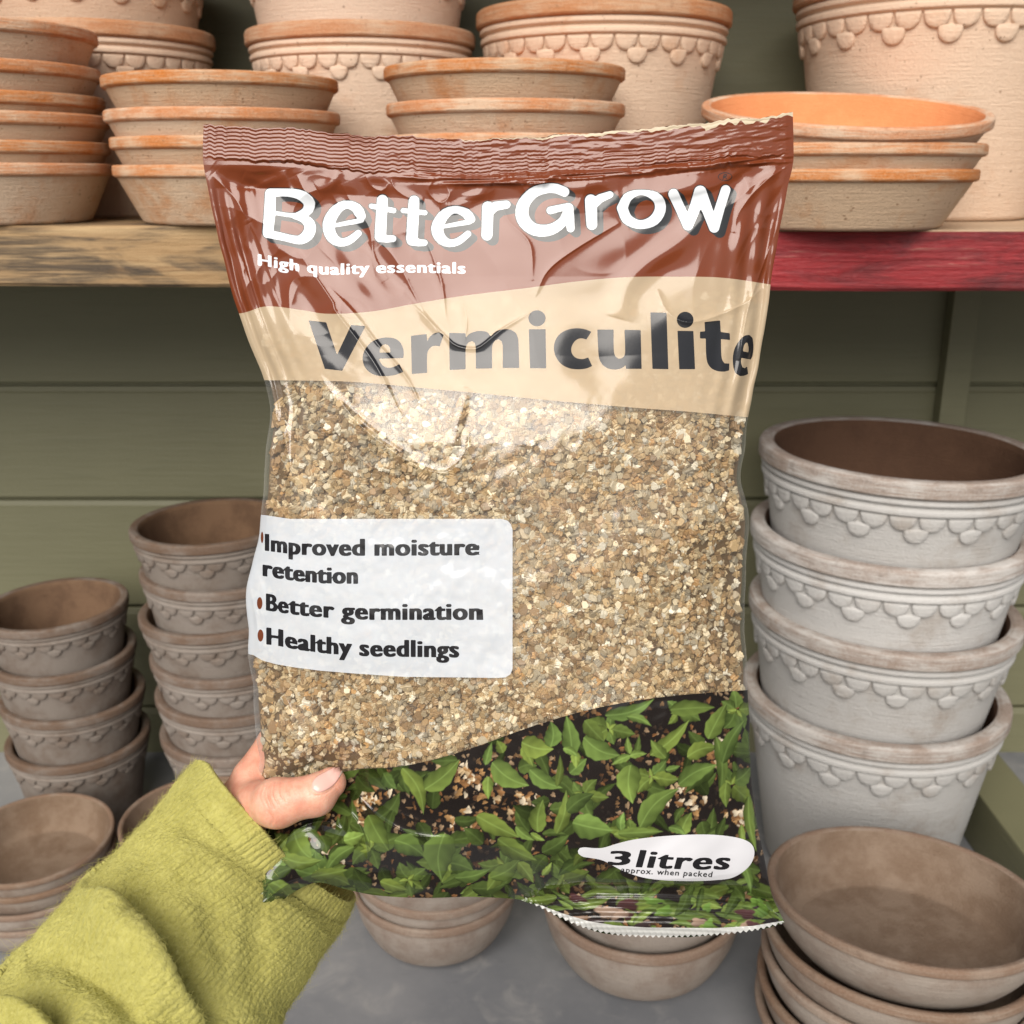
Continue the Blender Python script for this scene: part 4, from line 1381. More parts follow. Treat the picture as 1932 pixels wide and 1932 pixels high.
M_brown = film('brown_printed_film', (0.155, 0.034, 0.010))
M_seal = film('brown_sealed_film', (0.155, 0.034, 0.010), 0.15)
M_cream = film('cream_printed_film', (0.56, 0.435, 0.29), 0.13, 0.30)
M_white = film('white_print', (0.66, 0.69, 0.72), 0.13)
M_black = film('black_print', (0.012, 0.012, 0.014), 0.13)
M_dark = film('dark_grey_print', (0.020, 0.021, 0.022), 0.13)
M_panelm = film('milky_panel_print', (0.68, 0.73, 0.79), 0.13, 0.34)
M_badge = film('white_badge_print', (0.62, 0.62, 0.65), 0.16, 0.06)
M_seed = film('seedling_print', None, 0.10, 0.0, 'print_colour', 0.1)
M_bseal = film('seedling_print_sealed', None, 0.2, 0.0, 'print_colour')
M_clear = clear_film('clear_film')
M_edge = film('milky_film_edge', (0.62, 0.62, 0.60), 0.22, 0.25)
M_torn = film('torn_cream_film_edge', (0.52, 0.43, 0.30), 0.5)
M_bull = film('brown_bullet_print', (0.13, 0.035, 0.014), 0.15)

bag = empty('potting_bag', ORIGIN, 'clear plastic bag of vermiculite with brown header, cream band and seedling picture', 'bag')


def bag_part(name, key, mat, label=None):
    fs = [np.vstack(out_quads[key])] if out_quads[key] else []
    pl = out_polys[key]
    used_i = np.unique(np.concatenate([fs[0].ravel() if len(fs) and len(fs[0]) else np.array([], int), np.array([i for p in pl for i in p], int)]))
    mp = np.full(len(ALLP), -1, np.int64); mp[used_i] = np.arange(len(used_i))
    faces = []
    if len(fs) and len(fs[0]): faces.append(mp[fs[0]])
    if pl: faces.append([[int(mp[i]) for i in p] for p in pl])
    me = mesh_np(name, ALLP[used_i] - ORIGIN, faces)
    set_normals(me, ALLN[used_i])
    if key in ('seedlings', 'bottom_seal'): color_attr(me, 'print_colour', ALLA[used_i])
    o = obj(name, me, mat, bag)
    if label: o['label'] = label
    return o


bag_part('brand_lettering', 'brand', M_white, 'rounded white lettering across the brown header')
bag_part('lettering_shadow', 'shadow', M_dark, 'dark drop shadow of the rounded white lettering')
bag_part('tagline_lettering', 'tagline', M_white, 'small white line of writing under the big white lettering')
bag_part('product_lettering', 'product', M_black, 'big bold black word on the cream band')
bag_part('info_lettering', 'info', M_black, 'bold black writing on the milky panel')
for k_ in ('bullet', 'bullet2', 'bullet3'): bag_part('bullet_dot', k_, M_bull)
bag_part('volume_lettering', 'volume', M_black, 'black slanted writing on the white badge')
bag_part('volume_badge', 'badge', M_badge, 'white teardrop badge near the bottom right corner')
bag_part('torn_edge', 'torn', M_torn, 'pale torn film along the top edge')
bag_part('top_seal', 'top_seal', M_seal, 'ribbed brown heat seal')
bag_part('header_print', 'header', M_brown, 'glossy brown printed film')
bag_part('cream_band', 'cream', M_cream, 'cream printed film with wavy edges')
bag_part('info_panel', 'panel', M_panelm, 'milky white panel with rounded corners')
bag_part('seal_edge', 'bottom_edge', M_edge, 'clear pinked edge under the bottom seal')
bag_part('bottom_seal', 'bottom_seal', M_bseal, 'ribbed bottom heat seal printed green')
bag_part('seedling_print', 'seedlings', M_seed, 'printed picture of green seedlings')
bag_part('window_film', 'window', M_clear, 'clear film over the granules')

# the tiny line on the badge: printed letters too fine for the film's grid, laid on the film
def depth_at(X, Y):
    vi = np.interp(Y, PY[:, NU // 2], np.arange(NV))
    for _ in range(5):
        r_i = np.clip(np.round(vi).astype(int), 0, NV - 1)
        c_i = np.clip(((X - PX[r_i, 0]) / (PX[r_i, -1] - PX[r_i, 0]) * (NU - 1)).round().astype(int), 0, NU - 1)
        vi = vi + (Y - PY[r_i, c_i]) / (1.9 / GS)
    return DEP[r_i, c_i]


cu = bpy.data.curves.new('lettering_source', 'FONT'); cu.body = 'approx. when packed'; cu.resolution_u = 2; cu.space_character = 1.12; cu.offset = 0.012
to = bpy.data.objects.new('lettering_source', cu); COL.objects.link(to)
tm = to.evaluated_get(bpy.context.evaluated_depsgraph_get()).to_mesh()
tv = np.array([v.co[:2] for v in tm.vertices]); tf = [list(p.vertices) for p in tm.polygons]
bpy.data.objects.remove(to); bpy.data.curves.remove(cu)
tx = 1171 + (tv[:, 0] - tv[:, 0].min()) * (1343 - 1171) / np.ptp(tv[:, 0]) + tv[:, 1] * 14.5 * 0.2
ty = np.interp(tx, [1165, 1200, 1260, 1346], [1645, 1648, 1651, 1655]) - tv[:, 1] * 15.0
me = mesh_np('small_lettering', at_depth(tx, ty, depth_at(tx, ty) - 0.00030) - ORIGIN, [tf])
o = obj('small_lettering', me, M_black, bag); o['label'] = 'tiny slanted black line under the big writing of the badge'

# ---- back of the bag
st = 7
bi = np.unique(np.concatenate([np.arange(0, NU, st), [NU - 1]])); bj = np.unique(np.concatenate([np.arange(0, NV, st), [NV - 1]]))
sB, vB = S2[np.ix_(bj, bi)], V2[np.ix_(bj, bi)]
pxB, pyB = PX[np.ix_(bj, bi)], PY[np.ix_(bj, bi)]
fD = DEP[np.ix_(bj, bi)]
backD = PLANE(vB) + bulge(sB, vB) * 0.75 + 0.0004
brd = (sB < 1e-6) | (sB > 1 - 1e-6) | (vB < 1e-6) | (vB > 1 - 1e-6)
backD = np.where(brd, fD, np.maximum(backD, fD + 0.0004))
dent_b = np.exp(-((pxB - 560) / 120.0) ** 2 - ((pyB - 1520) / 90.0) ** 2)
backD = np.maximum(backD - 0.012 * dent_b * ~brd, np.where(brd, fD, fD + 0.0004))
VB = at_depth(pxB, pyB, backD).reshape(-1, 3) - ORIGIN
fb = grid_faces(len(bi), len(bj))
cy_ = pyB.ravel()[fb].mean(1)
for (nm, m_, mt, lb) in (('back_header', cy_ < 575, M_brown, 'brown printed film on the back'), ('back_film', (cy_ >= 575) & (cy_ < 1460), M_clear, 'clear film on the back'), ('back_print', cy_ >= 1460, film('dark_green_back_print', (0.05, 0.08, 0.02)), 'dark green printed film on the back')):
    f_ = fb[m_]
    u_ = np.unique(f_); mp = np.full(len(VB), -1); mp[u_] = np.arange(len(u_))
    o = obj(nm, mesh_np(nm, VB[u_], [mp[f_]]), mt, bag); o['label'] = lb

# ---- the filling: loose granules behind the film, packed against it
from numpy import interp
rg = np.random.default_rng(21)
step = 10.2
gx, gy = np.meshgrid(np.arange(455, 1425, step), np.arange(540, 1500, step))
gpx, gpy, gdep = [], [], []
for layer, off in ((0, 0.0028), (1, 0.0056)):
    x = gx + rg.uniform(-.55, .55, gx.shape) * step; y = gy + rg.uniform(-.55, .55, gx.shape) * step
    gpx.append(x.ravel()); gpy.append(y.ravel()); gdep.append(off + rg.uniform(0, .0022, x.size))
gpx, gpy, gdep = map(np.concatenate, (gpx, gpy, gdep))
# locate every granule on the film grid
jv = np.interp(gpy, np.linspace(0, 1, 2), [0, 1])
vgrid = np.zeros(len(gpx)); sgrid = np.zeros(len(gpx))
row_mid = PY[:, NU // 2]
vv_i = np.interp(gpy, row_mid, np.arange(NV))
for _ in range(3):
    ri = np.clip(np.round(vv_i).astype(int), 0, NV - 1)
    l_, r_ = PX[ri, 0], PX[ri, -1]
    sgrid = (gpx - l_) / (r_ - l_)
    ci = np.clip((sgrid * (NU - 1)).round().astype(int), 0, NU - 1)
    vv_i = vv_i + (gpy - PY[ri, ci]) / (1.9 / GS)
ri = np.clip(np.round(vv_i).astype(int), 0, NV - 1)
ci = np.clip((sgrid * (NU - 1)).round().astype(int), 0, NU - 1)
smin = np.minimum(sgrid, 1 - sgrid) * (PX[ri, -1] - PX[ri, 0])
top_y = np.interp(gpx, [480, 700, 900, 1420], [640, 590, 570, 560])
ok = (smin > np.where(gpy < 760, 20, 2)) & (gpy > top_y + rg.uniform(-14, 14, len(gpx))) & (gpy < np.interp(gpx, [p[0] for p in SEED], [p[1] for p in SEED]) + 16)
gpx, gpy, gdep, ri, ci, smin = [a_[ok] for a_ in (gpx, gpy, gdep, ri, ci, smin)]
G = len(gpx)
size = rg.lognormal(math.log(0.00172), 0.36, G)                 # half width
size = np.clip(size, 0.0008, 0.0034)
dcen = DEP[ri, ci] + np.maximum(gdep, size * 1.25 + 0.0004) + np.clip(0.0012 * (14 - smin) / 14, 0, .002)
off = np.maximum(gdep, gdep * 0.35 + size * np.where(smin < 20, 1.1, 1.75) + 0.0003)
GP = BP[ri, ci] - BN[ri, ci] * off[:, None]
GP += RGT * (rg.uniform(-.5, .5, G) * 0.0004)[:, None]
# random orientations
qv = rg.standard_normal((G, 4)); qv /= np.linalg.norm(qv, axis=1, keepdims=True)
w_, x_, y_, z_ = qv.T
Rm = np.stack([1 - 2 * (y_**2 + z_**2), 2 * (x_*y_ - z_*w_), 2 * (x_*z_ + y_*w_), 2 * (x_*y_ + z_*w_), 1 - 2 * (x_**2 + z_**2), 2 * (y_*z_ - x_*w_), 2 * (x_*z_ - y_*w_), 2 * (y_*z_ + x_*w_), 1 - 2 * (x_**2 + y_**2)], 1).reshape(G, 3, 3)
NS = 4                                                              # leaves of each little concertina
hgt = size * rg.uniform(0.7, 1.5, G)
asp = rg.uniform(0.65, 1.15, (G, 1))
hexa = np.array([(1, .15), (.55, .9), (-.5, .85), (-1, -.1), (-.55, -.9), (.5, -.85)])
vs = []
for k in range(NS):
    jig = 1 + rg.uniform(-.28, .22, (G, 6))
    jx, jy = rg.uniform(-.14, .14, (G, 1)), rg.uniform(-.14, .14, (G, 1))
    zc = (k + 0.5) / NS * 2 - 1
    for (zo, sc_) in ((-1, .86), (-.55, 1.0), (.55, 1.0), (1, .86)):
        zz = (zc + zo * 0.98 / NS)
        P_ = np.stack([(hexa[None, :, 0] * jig * sc_ + jx) * size[:, None], (hexa[None, :, 1] * jig * sc_ * asp + jy) * size[:, None], np.repeat((zz * hgt)[:, None], 6, 1) + rg.uniform(-.02, .02, (G, 6)) * size[:, None]], -1)
        vs.append(P_)
VG = np.stack(vs, 1)                                                # G, NS*4, 6, 3
nr_ = NS * 4
VG = np.einsum('gij,grkj->grki', Rm, VG) + GP[:, None, None, :]
# grains pressed flat where they meet the film, front and back
vp = VG.reshape(-1, 3) - CAMP
vd = vp @ FWD
vx, vy = 966 + 2000 * (vp @ RGT) / vd, 966 - 2000 * (vp @ UPV) / vd
vi = np.interp(vy, PY[:, NU // 2], np.arange(NV))
for _ in range(4):
    r_i = np.clip(np.round(vi).astype(int), 0, NV - 1)
    sv = (vx - PX[r_i, 0]) / (PX[r_i, -1] - PX[r_i, 0])
    c_i = np.clip((sv * (NU - 1)).round().astype(int), 0, NU - 1)
    vi = vi + (vy - PY[r_i, c_i]) / (1.9 / GS)
fullback = np.maximum(PLANE(V2) + bulge(S2, V2) * 0.75 - 0.012 * np.exp(-((PX - 560) / 120.0) ** 2 - ((PY - 1520) / 90.0) ** 2), DEP + 0.0004)
nd = np.clip(vd, DEP[r_i, c_i] + 0.00035, np.maximum(fullback[r_i, c_i] - 0.0012, DEP[r_i, c_i] + 0.0005))
vx2 = PX[r_i, 0] + np.clip(sv, 0.004, 0.996) * (PX[r_i, -1] - PX[r_i, 0])       # nor past the side folds
VG = at_depth(vx2, vy, nd).reshape(VG.shape)
tpl = []
for a_ in range(nr_ - 1):
    for b_ in range(6): tpl.append((a_ * 6 + b_, a_ * 6 + (b_ + 1) % 6, (a_ + 1) * 6 + (b_ + 1) % 6, (a_ + 1) * 6 + b_))
tpl = np.array(tpl)
FG = (tpl[None] + (np.arange(G) * nr_ * 6)[:, None, None]).reshape(-1, 4)
caps = np.concatenate([(np.array([[5, 4, 3, 2, 1, 0]])[None] + (np.arange(G) * nr_ * 6)[:, None, None]).reshape(-1, 6), (np.array([[0, 1, 2, 3, 4, 5]])[None] + (nr_ - 1) * 6 + (np.arange(G) * nr_ * 6)[:, None, None]).reshape(-1, 6)])
pal = np.array([(0.44, 0.30, 0.145), (0.36, 0.225, 0.10), (0.54, 0.41, 0.23), (0.66, 0.55, 0.36), (0.27, 0.16, 0.07), (0.42, 0.33, 0.20), (0.72, 0.65, 0.50), (0.34, 0.29, 0.20), (0.48, 0.27, 0.10)])
pw = np.array([.20, .16, .17, .12, .11, .10, .08, .07, .03]); pw /= pw.sum()
gc = pal[rg.choice(len(pal), G, p=pw)] * rg.uniform(.62, 1.36, (G, 1)) * np.array([1.06, 1.10, 1.16])
body_m = NT('expanded_mica_granule')
ca = body_m.attr('granule_colour').outputs['Color']
vgn = body_m.noise(body_m.coords((1, 1, 1), False), 1400, 2, 0.6)
ccol = body_m.mix(body_m.math('MULTIPLY', vgn, 0.55), ca, (0.20, 0.125, 0.05))
M_gran = body_m.done(body_m.princ(ccol, 0.42, body_m.bump(vgn, 0.3, 0.0008)).outputs[0])
# backing sheet behind the outer granules, darkened to stand for shade in the gaps
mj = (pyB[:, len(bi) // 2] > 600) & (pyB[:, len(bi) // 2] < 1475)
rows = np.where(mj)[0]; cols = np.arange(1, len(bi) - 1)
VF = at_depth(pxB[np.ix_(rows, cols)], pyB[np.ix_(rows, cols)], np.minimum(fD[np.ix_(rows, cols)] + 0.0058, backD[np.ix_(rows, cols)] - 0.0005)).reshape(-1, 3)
FFl = grid_faces(len(cols), len(rows))
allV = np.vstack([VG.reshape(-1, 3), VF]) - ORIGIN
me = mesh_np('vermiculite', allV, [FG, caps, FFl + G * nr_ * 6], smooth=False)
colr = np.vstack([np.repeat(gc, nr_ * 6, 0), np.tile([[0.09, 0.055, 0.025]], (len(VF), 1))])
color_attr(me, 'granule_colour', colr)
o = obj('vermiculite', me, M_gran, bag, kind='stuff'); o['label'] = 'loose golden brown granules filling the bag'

# ================================================================== hand and sleeve
def surface_nets(f, org, h):
    """naive surface nets of f<0 on a regular grid"""
    s = f < 0
    nx, ny, nz = f.shape
    c = np.zeros((nx - 1, ny - 1, nz - 1), int)
    for dx in (0, 1):
        for dy in (0, 1):
            for dz in (0, 1):
                c += s[dx:nx - 1 + dx, dy:ny - 1 + dy, dz:nz - 1 + dz]
    act = (c > 0) & (c < 8)
    idx = -np.ones(act.shape, int)
    I = np.argwhere(act)
    idx[act] = np.arange(len(I))
    acc = np.zeros((len(I), 3)); cnt = np.zeros((len(I), 1))
    E_ = []
    cor = [(a, b, c_) for a in (0, 1) for b in (0, 1) for c_ in (0, 1)]
    for a in cor:
        for b in cor:
            if sum(abs(p - q_) for p, q_ in zip(a, b)) == 1 and a < b: E_.append((np.array(a), np.array(b)))
    for a, b in E_:
        fa = f[tuple((I + a).T)]; fb_ = f[tuple((I + b).T)]
        m = (fa < 0) != (fb_ < 0)
        t = np.where(m, fa / np.where(m, fa - fb_, 1), 0)
        acc += m[:, None] * (I + a + t[:, None] * (b - a)); cnt += m[:, None]
    V = org + acc / cnt * h
    F_ = []
    for ax in range(3):
        o1, o2 = [(1, 2), (2, 0), (0, 1)][ax]
        sl0 = [slice(None)] * 3; sl1 = [slice(None)] * 3
        sl0[ax] = slice(0, -1); sl1[ax] = slice(1, None)
        d = s[tuple(sl0)].astype(int) - s[tuple(sl1)].astype(int)
        K = np.argwhere(d != 0)
        sg = d[tuple(K.T)]
        ok_ = (K[:, o1] > 0) & (K[:, o2] > 0) & (K[:, o1] < f.shape[o1] - 1) & (K[:, o2] < f.shape[o2] - 1)
        K, sg = K[ok_], sg[ok_]
        e1 = np.zeros(3, int); e1[o1] = 1
        e2 = np.zeros(3, int); e2[o2] = 1
        g_ = lambda k_: idx[tuple(k_.T)]
        Q = np.stack([g_(K - e1 - e2), g_(K - e2), g_(K), g_(K - e1)], 1)
        Q[sg < 0] = Q[sg < 0][:, ::-1]
        F_.append(Q)
    F_ = np.vstack(F_)
    return V, F_[(F_ >= 0).all(1)]


def P3(px, py, d): return at_depth(np.array(float(px)), np.array(float(py)), np.array(float(d) + 0.006))


# joints: (photo x, photo y, depth, radius)
TH = [(418, 1562, .522, .0160), (468, 1524, .504, .0126), (520, 1512, .4855, .0101), (565, 1505, .4818, .0089), (600, 1494, .4825, .0083), (624, 1477, .4855, .0072)]
INDEX = [(440, 1552, .520, .0135), (478, 1470, .515, .0103), (520, 1402, .527, .0090), (585, 1345, .540, .0080), (640, 1318, .545, .0070)]
MID = [(450, 1580, .530, .0130), (520, 1520, .541, .0105), (600, 1455, .550, .0092), (690, 1410, .555, .0082), (745, 1390, .556, .0070)]
RINGF = [(460, 1610, .534, .0125), (540, 1570, .548, .0100), (625, 1525, .556, .0088), (705, 1495, .560, .0078), (755, 1480, .560, .0066)]
PINKY = [(470, 1640, .533, .0115), (545, 1622, .547, .0088), (610, 1595, .555, .0076), (670, 1578, .558, .0067), (705, 1570, .558, .0058)]
PALM = [[(405, 1580, .520, .016), (450, 1600, .530, .017), (470, 1635, .532, .014)], [(390, 1600, .515, .0175), (360, 1690, .505, .022), (300, 1790, .485, .026), (240, 1880, .465, .030)],
        [(420, 1590, .520, .016), (470, 1600, .532, .014)], [(400, 1590, .515, .018), (440, 1575, .522, .016)], [(418, 1562, .522, .0160), (450, 1600, .530, .015)]]


def chain_sdf(ch, G_):
    d = np.full(G_.shape[:-1], 1e9)
    for a, b in zip(ch[:-1], ch[1:]):
        A_, B_ = P3(*a[:3]), P3(*b[:3])
        D_ = B_ - A_
        t = np.clip(((G_ - A_) @ D_) / (D_ @ D_), 0, 1)
        dd = np.linalg.norm(G_ - A_ - t[..., None] * D_, axis=-1) - (a[3] + t * (b[3] - a[3]))
        d = smin_(d, dd, 0.0022)
    return d


def smin_(a, b, k):
    h_ = np.clip(0.5 + 0.5 * (b - a) / k, 0, 1)
    return b * (1 - h_) + a * h_ - k * h_ * (1 - h_)


def hand_sdf(G_):
    d = chain_sdf(PALM[0], G_)
    for c_ in PALM[1:]: d = smin_(d, chain_sdf(c_, G_), 0.010)
    fing = chain_sdf(INDEX, G_)
    for c_ in (MID, RINGF, PINKY): fing = smin_(fing, chain_sdf(c_, G_), 0.0022)
    d = smin_(d, fing, 0.007)
    d = smin_(d, chain_sdf(TH, G_), 0.006)
    # pad of the thumb bulges below its last joint; knuckle a little wider
    for (px, py, dd, r_) in ((598, 1512, .4835, .0062), (527, 1519, .4832, .0098)):
        d = smin_(d, np.linalg.norm(G_ - P3(px, py, dd), axis=-1) - r_, 0.006)
    return d


allj = np.array([P3(*j[:3]) for ch in [TH, INDEX, MID, RINGF, PINKY] + PALM for j in ch])
lo, hi = allj.min(0) - 0.036, allj.max(0) + 0.036
hs = 0.00105
dims = np.ceil((hi - lo) / hs).astype(int)
gxx, gyy, gzz = [lo[k] + np.arange(dims[k]) * hs for k in range(3)]
GG = np.stack(np.meshgrid(gxx, gyy, gzz, indexing='ij'), -1)
FH = np.empty(GG.shape[:3])
for i_ in range(0, dims[0], 24): FH[i_:i_ + 24] = hand_sdf(GG[i_:i_ + 24])
HV, HF = surface_nets(FH, lo, hs)
del GG


def sdf_normal(P_):
    e = 0.0006
    n_ = np.stack([hand_sdf(P_ + np.eye(3)[k] * e) - hand_sdf(P_ - np.eye(3)[k] * e) for k in range(3)], -1)
    return n_ / (np.linalg.norm(n_, axis=-1, keepdims=True) + 1e-12)


def project(P_):
    r_ = P_ - CAMP
    dz_ = r_ @ FWD
    return 966 + 2000 * (r_ @ RGT) / dz_, 966 - 2000 * (r_ @ UPV) / dz_, dz_


CREASE = [([(503, 1482), (498, 1500), (506, 1524)], .40, 2.0), ([(512, 1478), (507, 1500), (517, 1526)], .55, 2.0), ([(521, 1475), (517, 1497), (526, 1518)], .45, 1.8), ([(531, 1476), (529, 1494), (536, 1512)], .40, 1.8), ([(542, 1474), (541, 1490), (547, 1504)], .28, 1.8),
          ([(494, 1487), (490, 1503), (496, 1518)], .28, 2.2), ([(553, 1473), (553, 1486), (557, 1497)], .18, 1.8), ([(505, 1530), (515, 1545), (512, 1556)], .3, 3.0), ([(586, 1499), (600, 1501), (616, 1496), (632, 1484)], .30, 2.2), ([(584, 1476), (583, 1488), (588, 1498)], .30, 2.0)]


def crease(P_):
    px_, py_, dz_ = project(P_)
    o_ = np.zeros(len(P_))
    m = (dz_ < 0.500) & (px_ > 470) & (px_ < 660)
    if m.any():
        for (pts, a_, w_) in CREASE:
            d_, _, fr_ = polydist(smooth_curve(pts, 12), px_[m], py_[m])
            o_[m] += a_ * .001 * np.exp(-(d_ / w_) ** 2) * np.sin(np.pi * np.clip(fr_, .08, .92)) ** .5
    return o_


def sdf_normal(P_, creased=False):
    e = 0.0003
    fn = (lambda q_: hand_sdf(q_) + crease(q_)) if creased else hand_sdf
    n_ = np.stack([fn(P_ + np.eye(3)[k] * e) - fn(P_ - np.eye(3)[k] * e) for k in range(3)], -1)
    return n_ / (np.linalg.norm(n_, axis=-1, keepdims=True) + 1e-12)


# finer facets on the visible side of the thumb, so that its creases hold
hx, hy, hd = project(HV)
fine = ((hx[HF] > 480) & (hx[HF] < 650) & (hd[HF] < 0.498)).all(1)
KS = 4
tt = np.linspace(0, 1, KS + 1)
a_, b_, c_, d_ = [HV[HF[fine][:, k]] for k in range(4)]
U_, W_ = np.meshgrid(tt, tt)
PT = (a_[:, None, None] * ((1 - U_) * (1 - W_))[None, ..., None] + b_[:, None, None] * (U_ * (1 - W_))[None, ..., None] + c_[:, None, None] * (U_ * W_)[None, ..., None] + d_[:, None, None] * ((1 - U_) * W_)[None, ..., None]).reshape(-1, 3)
base_f = grid_faces(KS + 1, KS + 1)
FT = (base_f[None] + (np.arange(fine.sum()) * (KS + 1) ** 2)[:, None, None]).reshape(-1, 4) + len(HV)
nT = sdf_normal(PT)
PT = PT - nT * (hand_sdf(PT) + crease(PT))[:, None]
HNN = np.vstack([sdf_normal(HV), sdf_normal(PT, True)])
HV = np.vstack([HV, PT]); HF = np.vstack([HF[~fine], FT])

skin = NT('skin')
vsk = skin.coords((1, 1, 1), False)
n1 = skin.noise(vsk, 110, 5, 0.65); n2 = skin.noise(vsk, 900, 3, 0.6); vv_ = skin.voro(vsk, 1500)
csk = skin.mix(skin.ramp(n1, 0.3, 0.7), (0.61, 0.265, 0.180), (0.69, 0.385, 0.275))
psk = skin.princ(csk, 0.42, skin.bump(skin.math('ADD', n2, vv_.outputs['Distance']), 0.2, 0.0006))
psk.inputs['Subsurface Weight'].default_value = 0.25
psk.inputs['Subsurface Radius'].default_value = (0.006, 0.0022, 0.0012)
psk.inputs['Subsurface Scale'].default_value = 0.6
M_skin = skin.done(psk.outputs[0])
nailm = NT('fingernail')
M_nail = nailm.done(nailm.princ((0.72, 0.42, 0.36), 0.22, None).outputs[0])
nailtip = NT('fingernail_tip')
M_ntip = nailtip.done(nailtip.princ((0.80, 0.70, 0.62), 0.25, None).outputs[0])

HO = P3(*PALM[0][0][:3])
me = mesh_np('person', HV - HO, [HF])
set_normals(me, HNN)
person = obj('person', me, M_skin)
person.location = HO
tag(person, 'person with fuzzy yellow green knitted sleeve gripping the bag corner between thumb and fingers', 'person')

# thumbnail: a curved plate laid on the thumb
NAIL = smooth_curve([(588, 1490), (588.5, 1477), (597, 1466), (618, 1454), (640, 1443), (647.5, 1441.5), (648, 1452), (640, 1468), (629, 1482), (612, 1493), (598, 1496), (588, 1490)], 60)[:-1]
cn = NAIL.mean(0)
rings = []
for k_, s_ in enumerate((1.0, 0.96, 0.86, 0.68, 0.45, 0.2, 0.001)):
    rings.append(cn + (NAIL - cn) * s_)
rp = np.vstack(rings)
rdir = ray(rp[:, 0], rp[:, 1])
dd = np.full(len(rp), 0.468)
for _ in range(60):
    dd = dd + np.clip(hand_sdf(CAMP + rdir * dd[:, None]), -0.002, 0.004) * 0.8
NVs = CAMP + rdir * dd[:, None]
lift = np.repeat([-.0006, .00030, .00055, .0006, .0006, .0006, .0006], len(NAIL))
NN = sdf_normal(NVs)
NVs = NVs + NN * lift[:, None]
me = mesh_np('fingernail', NVs - HO, [grid_faces(len(NAIL), 7, True)])
me.materials.append(M_nail); me.materials.append(M_ntip)
fc = np.array([np.mean([rp[v] for v in p.vertices], axis=0) for p in me.polygons])
tipd = (fc[:, 0] - 640) * 0.80 + (fc[:, 1] - 1462) * 0.60 * 0.35
me.polygons.foreach_set('material_index', (tipd > 0.2).astype(np.int32))
obj('fingernail', me, None, person)

# ---- sleeve: a wide knitted tube; each ring spans the photo's left and right outline at its own depth
RG = [((391, 1441), (664, 1680), .503, .562, .0460), ((360, 1468), (652, 1708), .501, .556, .0455), ((332, 1493), (640, 1737), .502, .548, .0440), ((280, 1552), (620, 1772), .497, .536, .0440), ((226, 1602), (598, 1808), .490, .522, .0450), ((165, 1648), (560, 1872), .482, .505, .0460), ((126, 1690), (524, 1925), .474, .492, .047),
      ((78, 1748), (490, 1990), .464, .478, .049), ((2, 1826), (440, 2075), .452, .462, .052), ((-120, 1940), (360, 2200), .433, .440, .056), ((-260, 2080), (260, 2360), .413, .418, .06)]
NT_, NA = 520, 880
Lp = np.array([P3(a[0][0], a[0][1], a[2]) for a in RG]); Rp = np.array([P3(a[1][0], a[1][1], a[3]) for a in RG]); bl = np.array([[a[4]] for a in RG])
Z = smooth_curve(np.hstack([(Lp + Rp) / 2, Lp, Rp, bl]), NT_)
Lp, Rp, bl = Z[:, 3:6], Z[:, 6:9], Z[:, 9]
Cc = (Lp + Rp) / 2; Aa = (Rp - Lp) / 2
Tn = np.gradient(Cc, axis=0); Tn /= np.linalg.norm(Tn, axis=1, keepdims=True)
Bb = np.cross(Aa, Tn); Bb /= np.linalg.norm(Bb, axis=1, keepdims=True)
Bb *= np.sign((Bb * (CAMP - Cc)).sum(1, keepdims=True))
th = np.linspace(0, 2 * math.pi, NA, endpoint=False)
# the front of the cuff is pressed flat where the bag corner lies on it
press = 1 - 0.34 * np.clip((np.cos(th) + 0.62) / 0.7, 0, 1)[None] * (np.sin(th) > 0)[None] * np.clip(1 - np.linspace(0, 1, NT_) / 0.55, 0, 1)[:, None]
SP = Cc[:, None] + Aa[:, None] * np.cos(th)[None, :, None] + (Bb * bl[:, None])[:, None] * (np.sin(th)[None] * press)[..., None]
SP = SP + Tn[:, None] * (0.013 * np.clip(np.sin(th), 0, 1)[None] * np.clip(1 - np.linspace(0, 1, NT_) / 0.30, 0, 1)[:, None])[..., None]


def tube_normals(P_):
    Pp = np.concatenate([P_[:, -1:], P_, P_[:, :1]], 1)
    du = (Pp[:, 2:] - Pp[:, :-2]) / 2; dv = np.gradient(P_, axis=0)
    n_ = np.cross(du, dv); n_ /= np.linalg.norm(n_, axis=-1, keepdims=True) + 1e-12
    o_ = P_ - Cc[:, None]
    return n_ * np.sign((n_ * o_).sum(-1, keepdims=True))


SN = tube_normals(SP)
sx_, sy_, sd_ = project(SP.reshape(-1, 3))
sx_, sy_, sd_ = [a_.reshape(NT_, NA) for a_ in (sx_, sy_, sd_)]
facing = (SN * (CAMP - SP)).sum(-1) > -0.05
disp = np.zeros((NT_, NA))


def sfold(pts, amp, w, kind):
    pts = smooth_curve(pts, 24)
    d_, sg, fr_ = polydist(pts, sx_, sy_)
    e_ = np.sin(np.pi * np.clip(fr_, 0.0, 1)) ** 0.6
    u_ = d_ / w
    if kind == 'groove': h_ = -np.exp(-u_ * u_)
    elif kind == 'ridge': h_ = np.exp(-u_ * u_)
    else: h_ = sg * u_ * np.exp(-u_) * 2.7
    disp[:] += np.where(facing, amp * 0.001 * h_ * e_, 0)


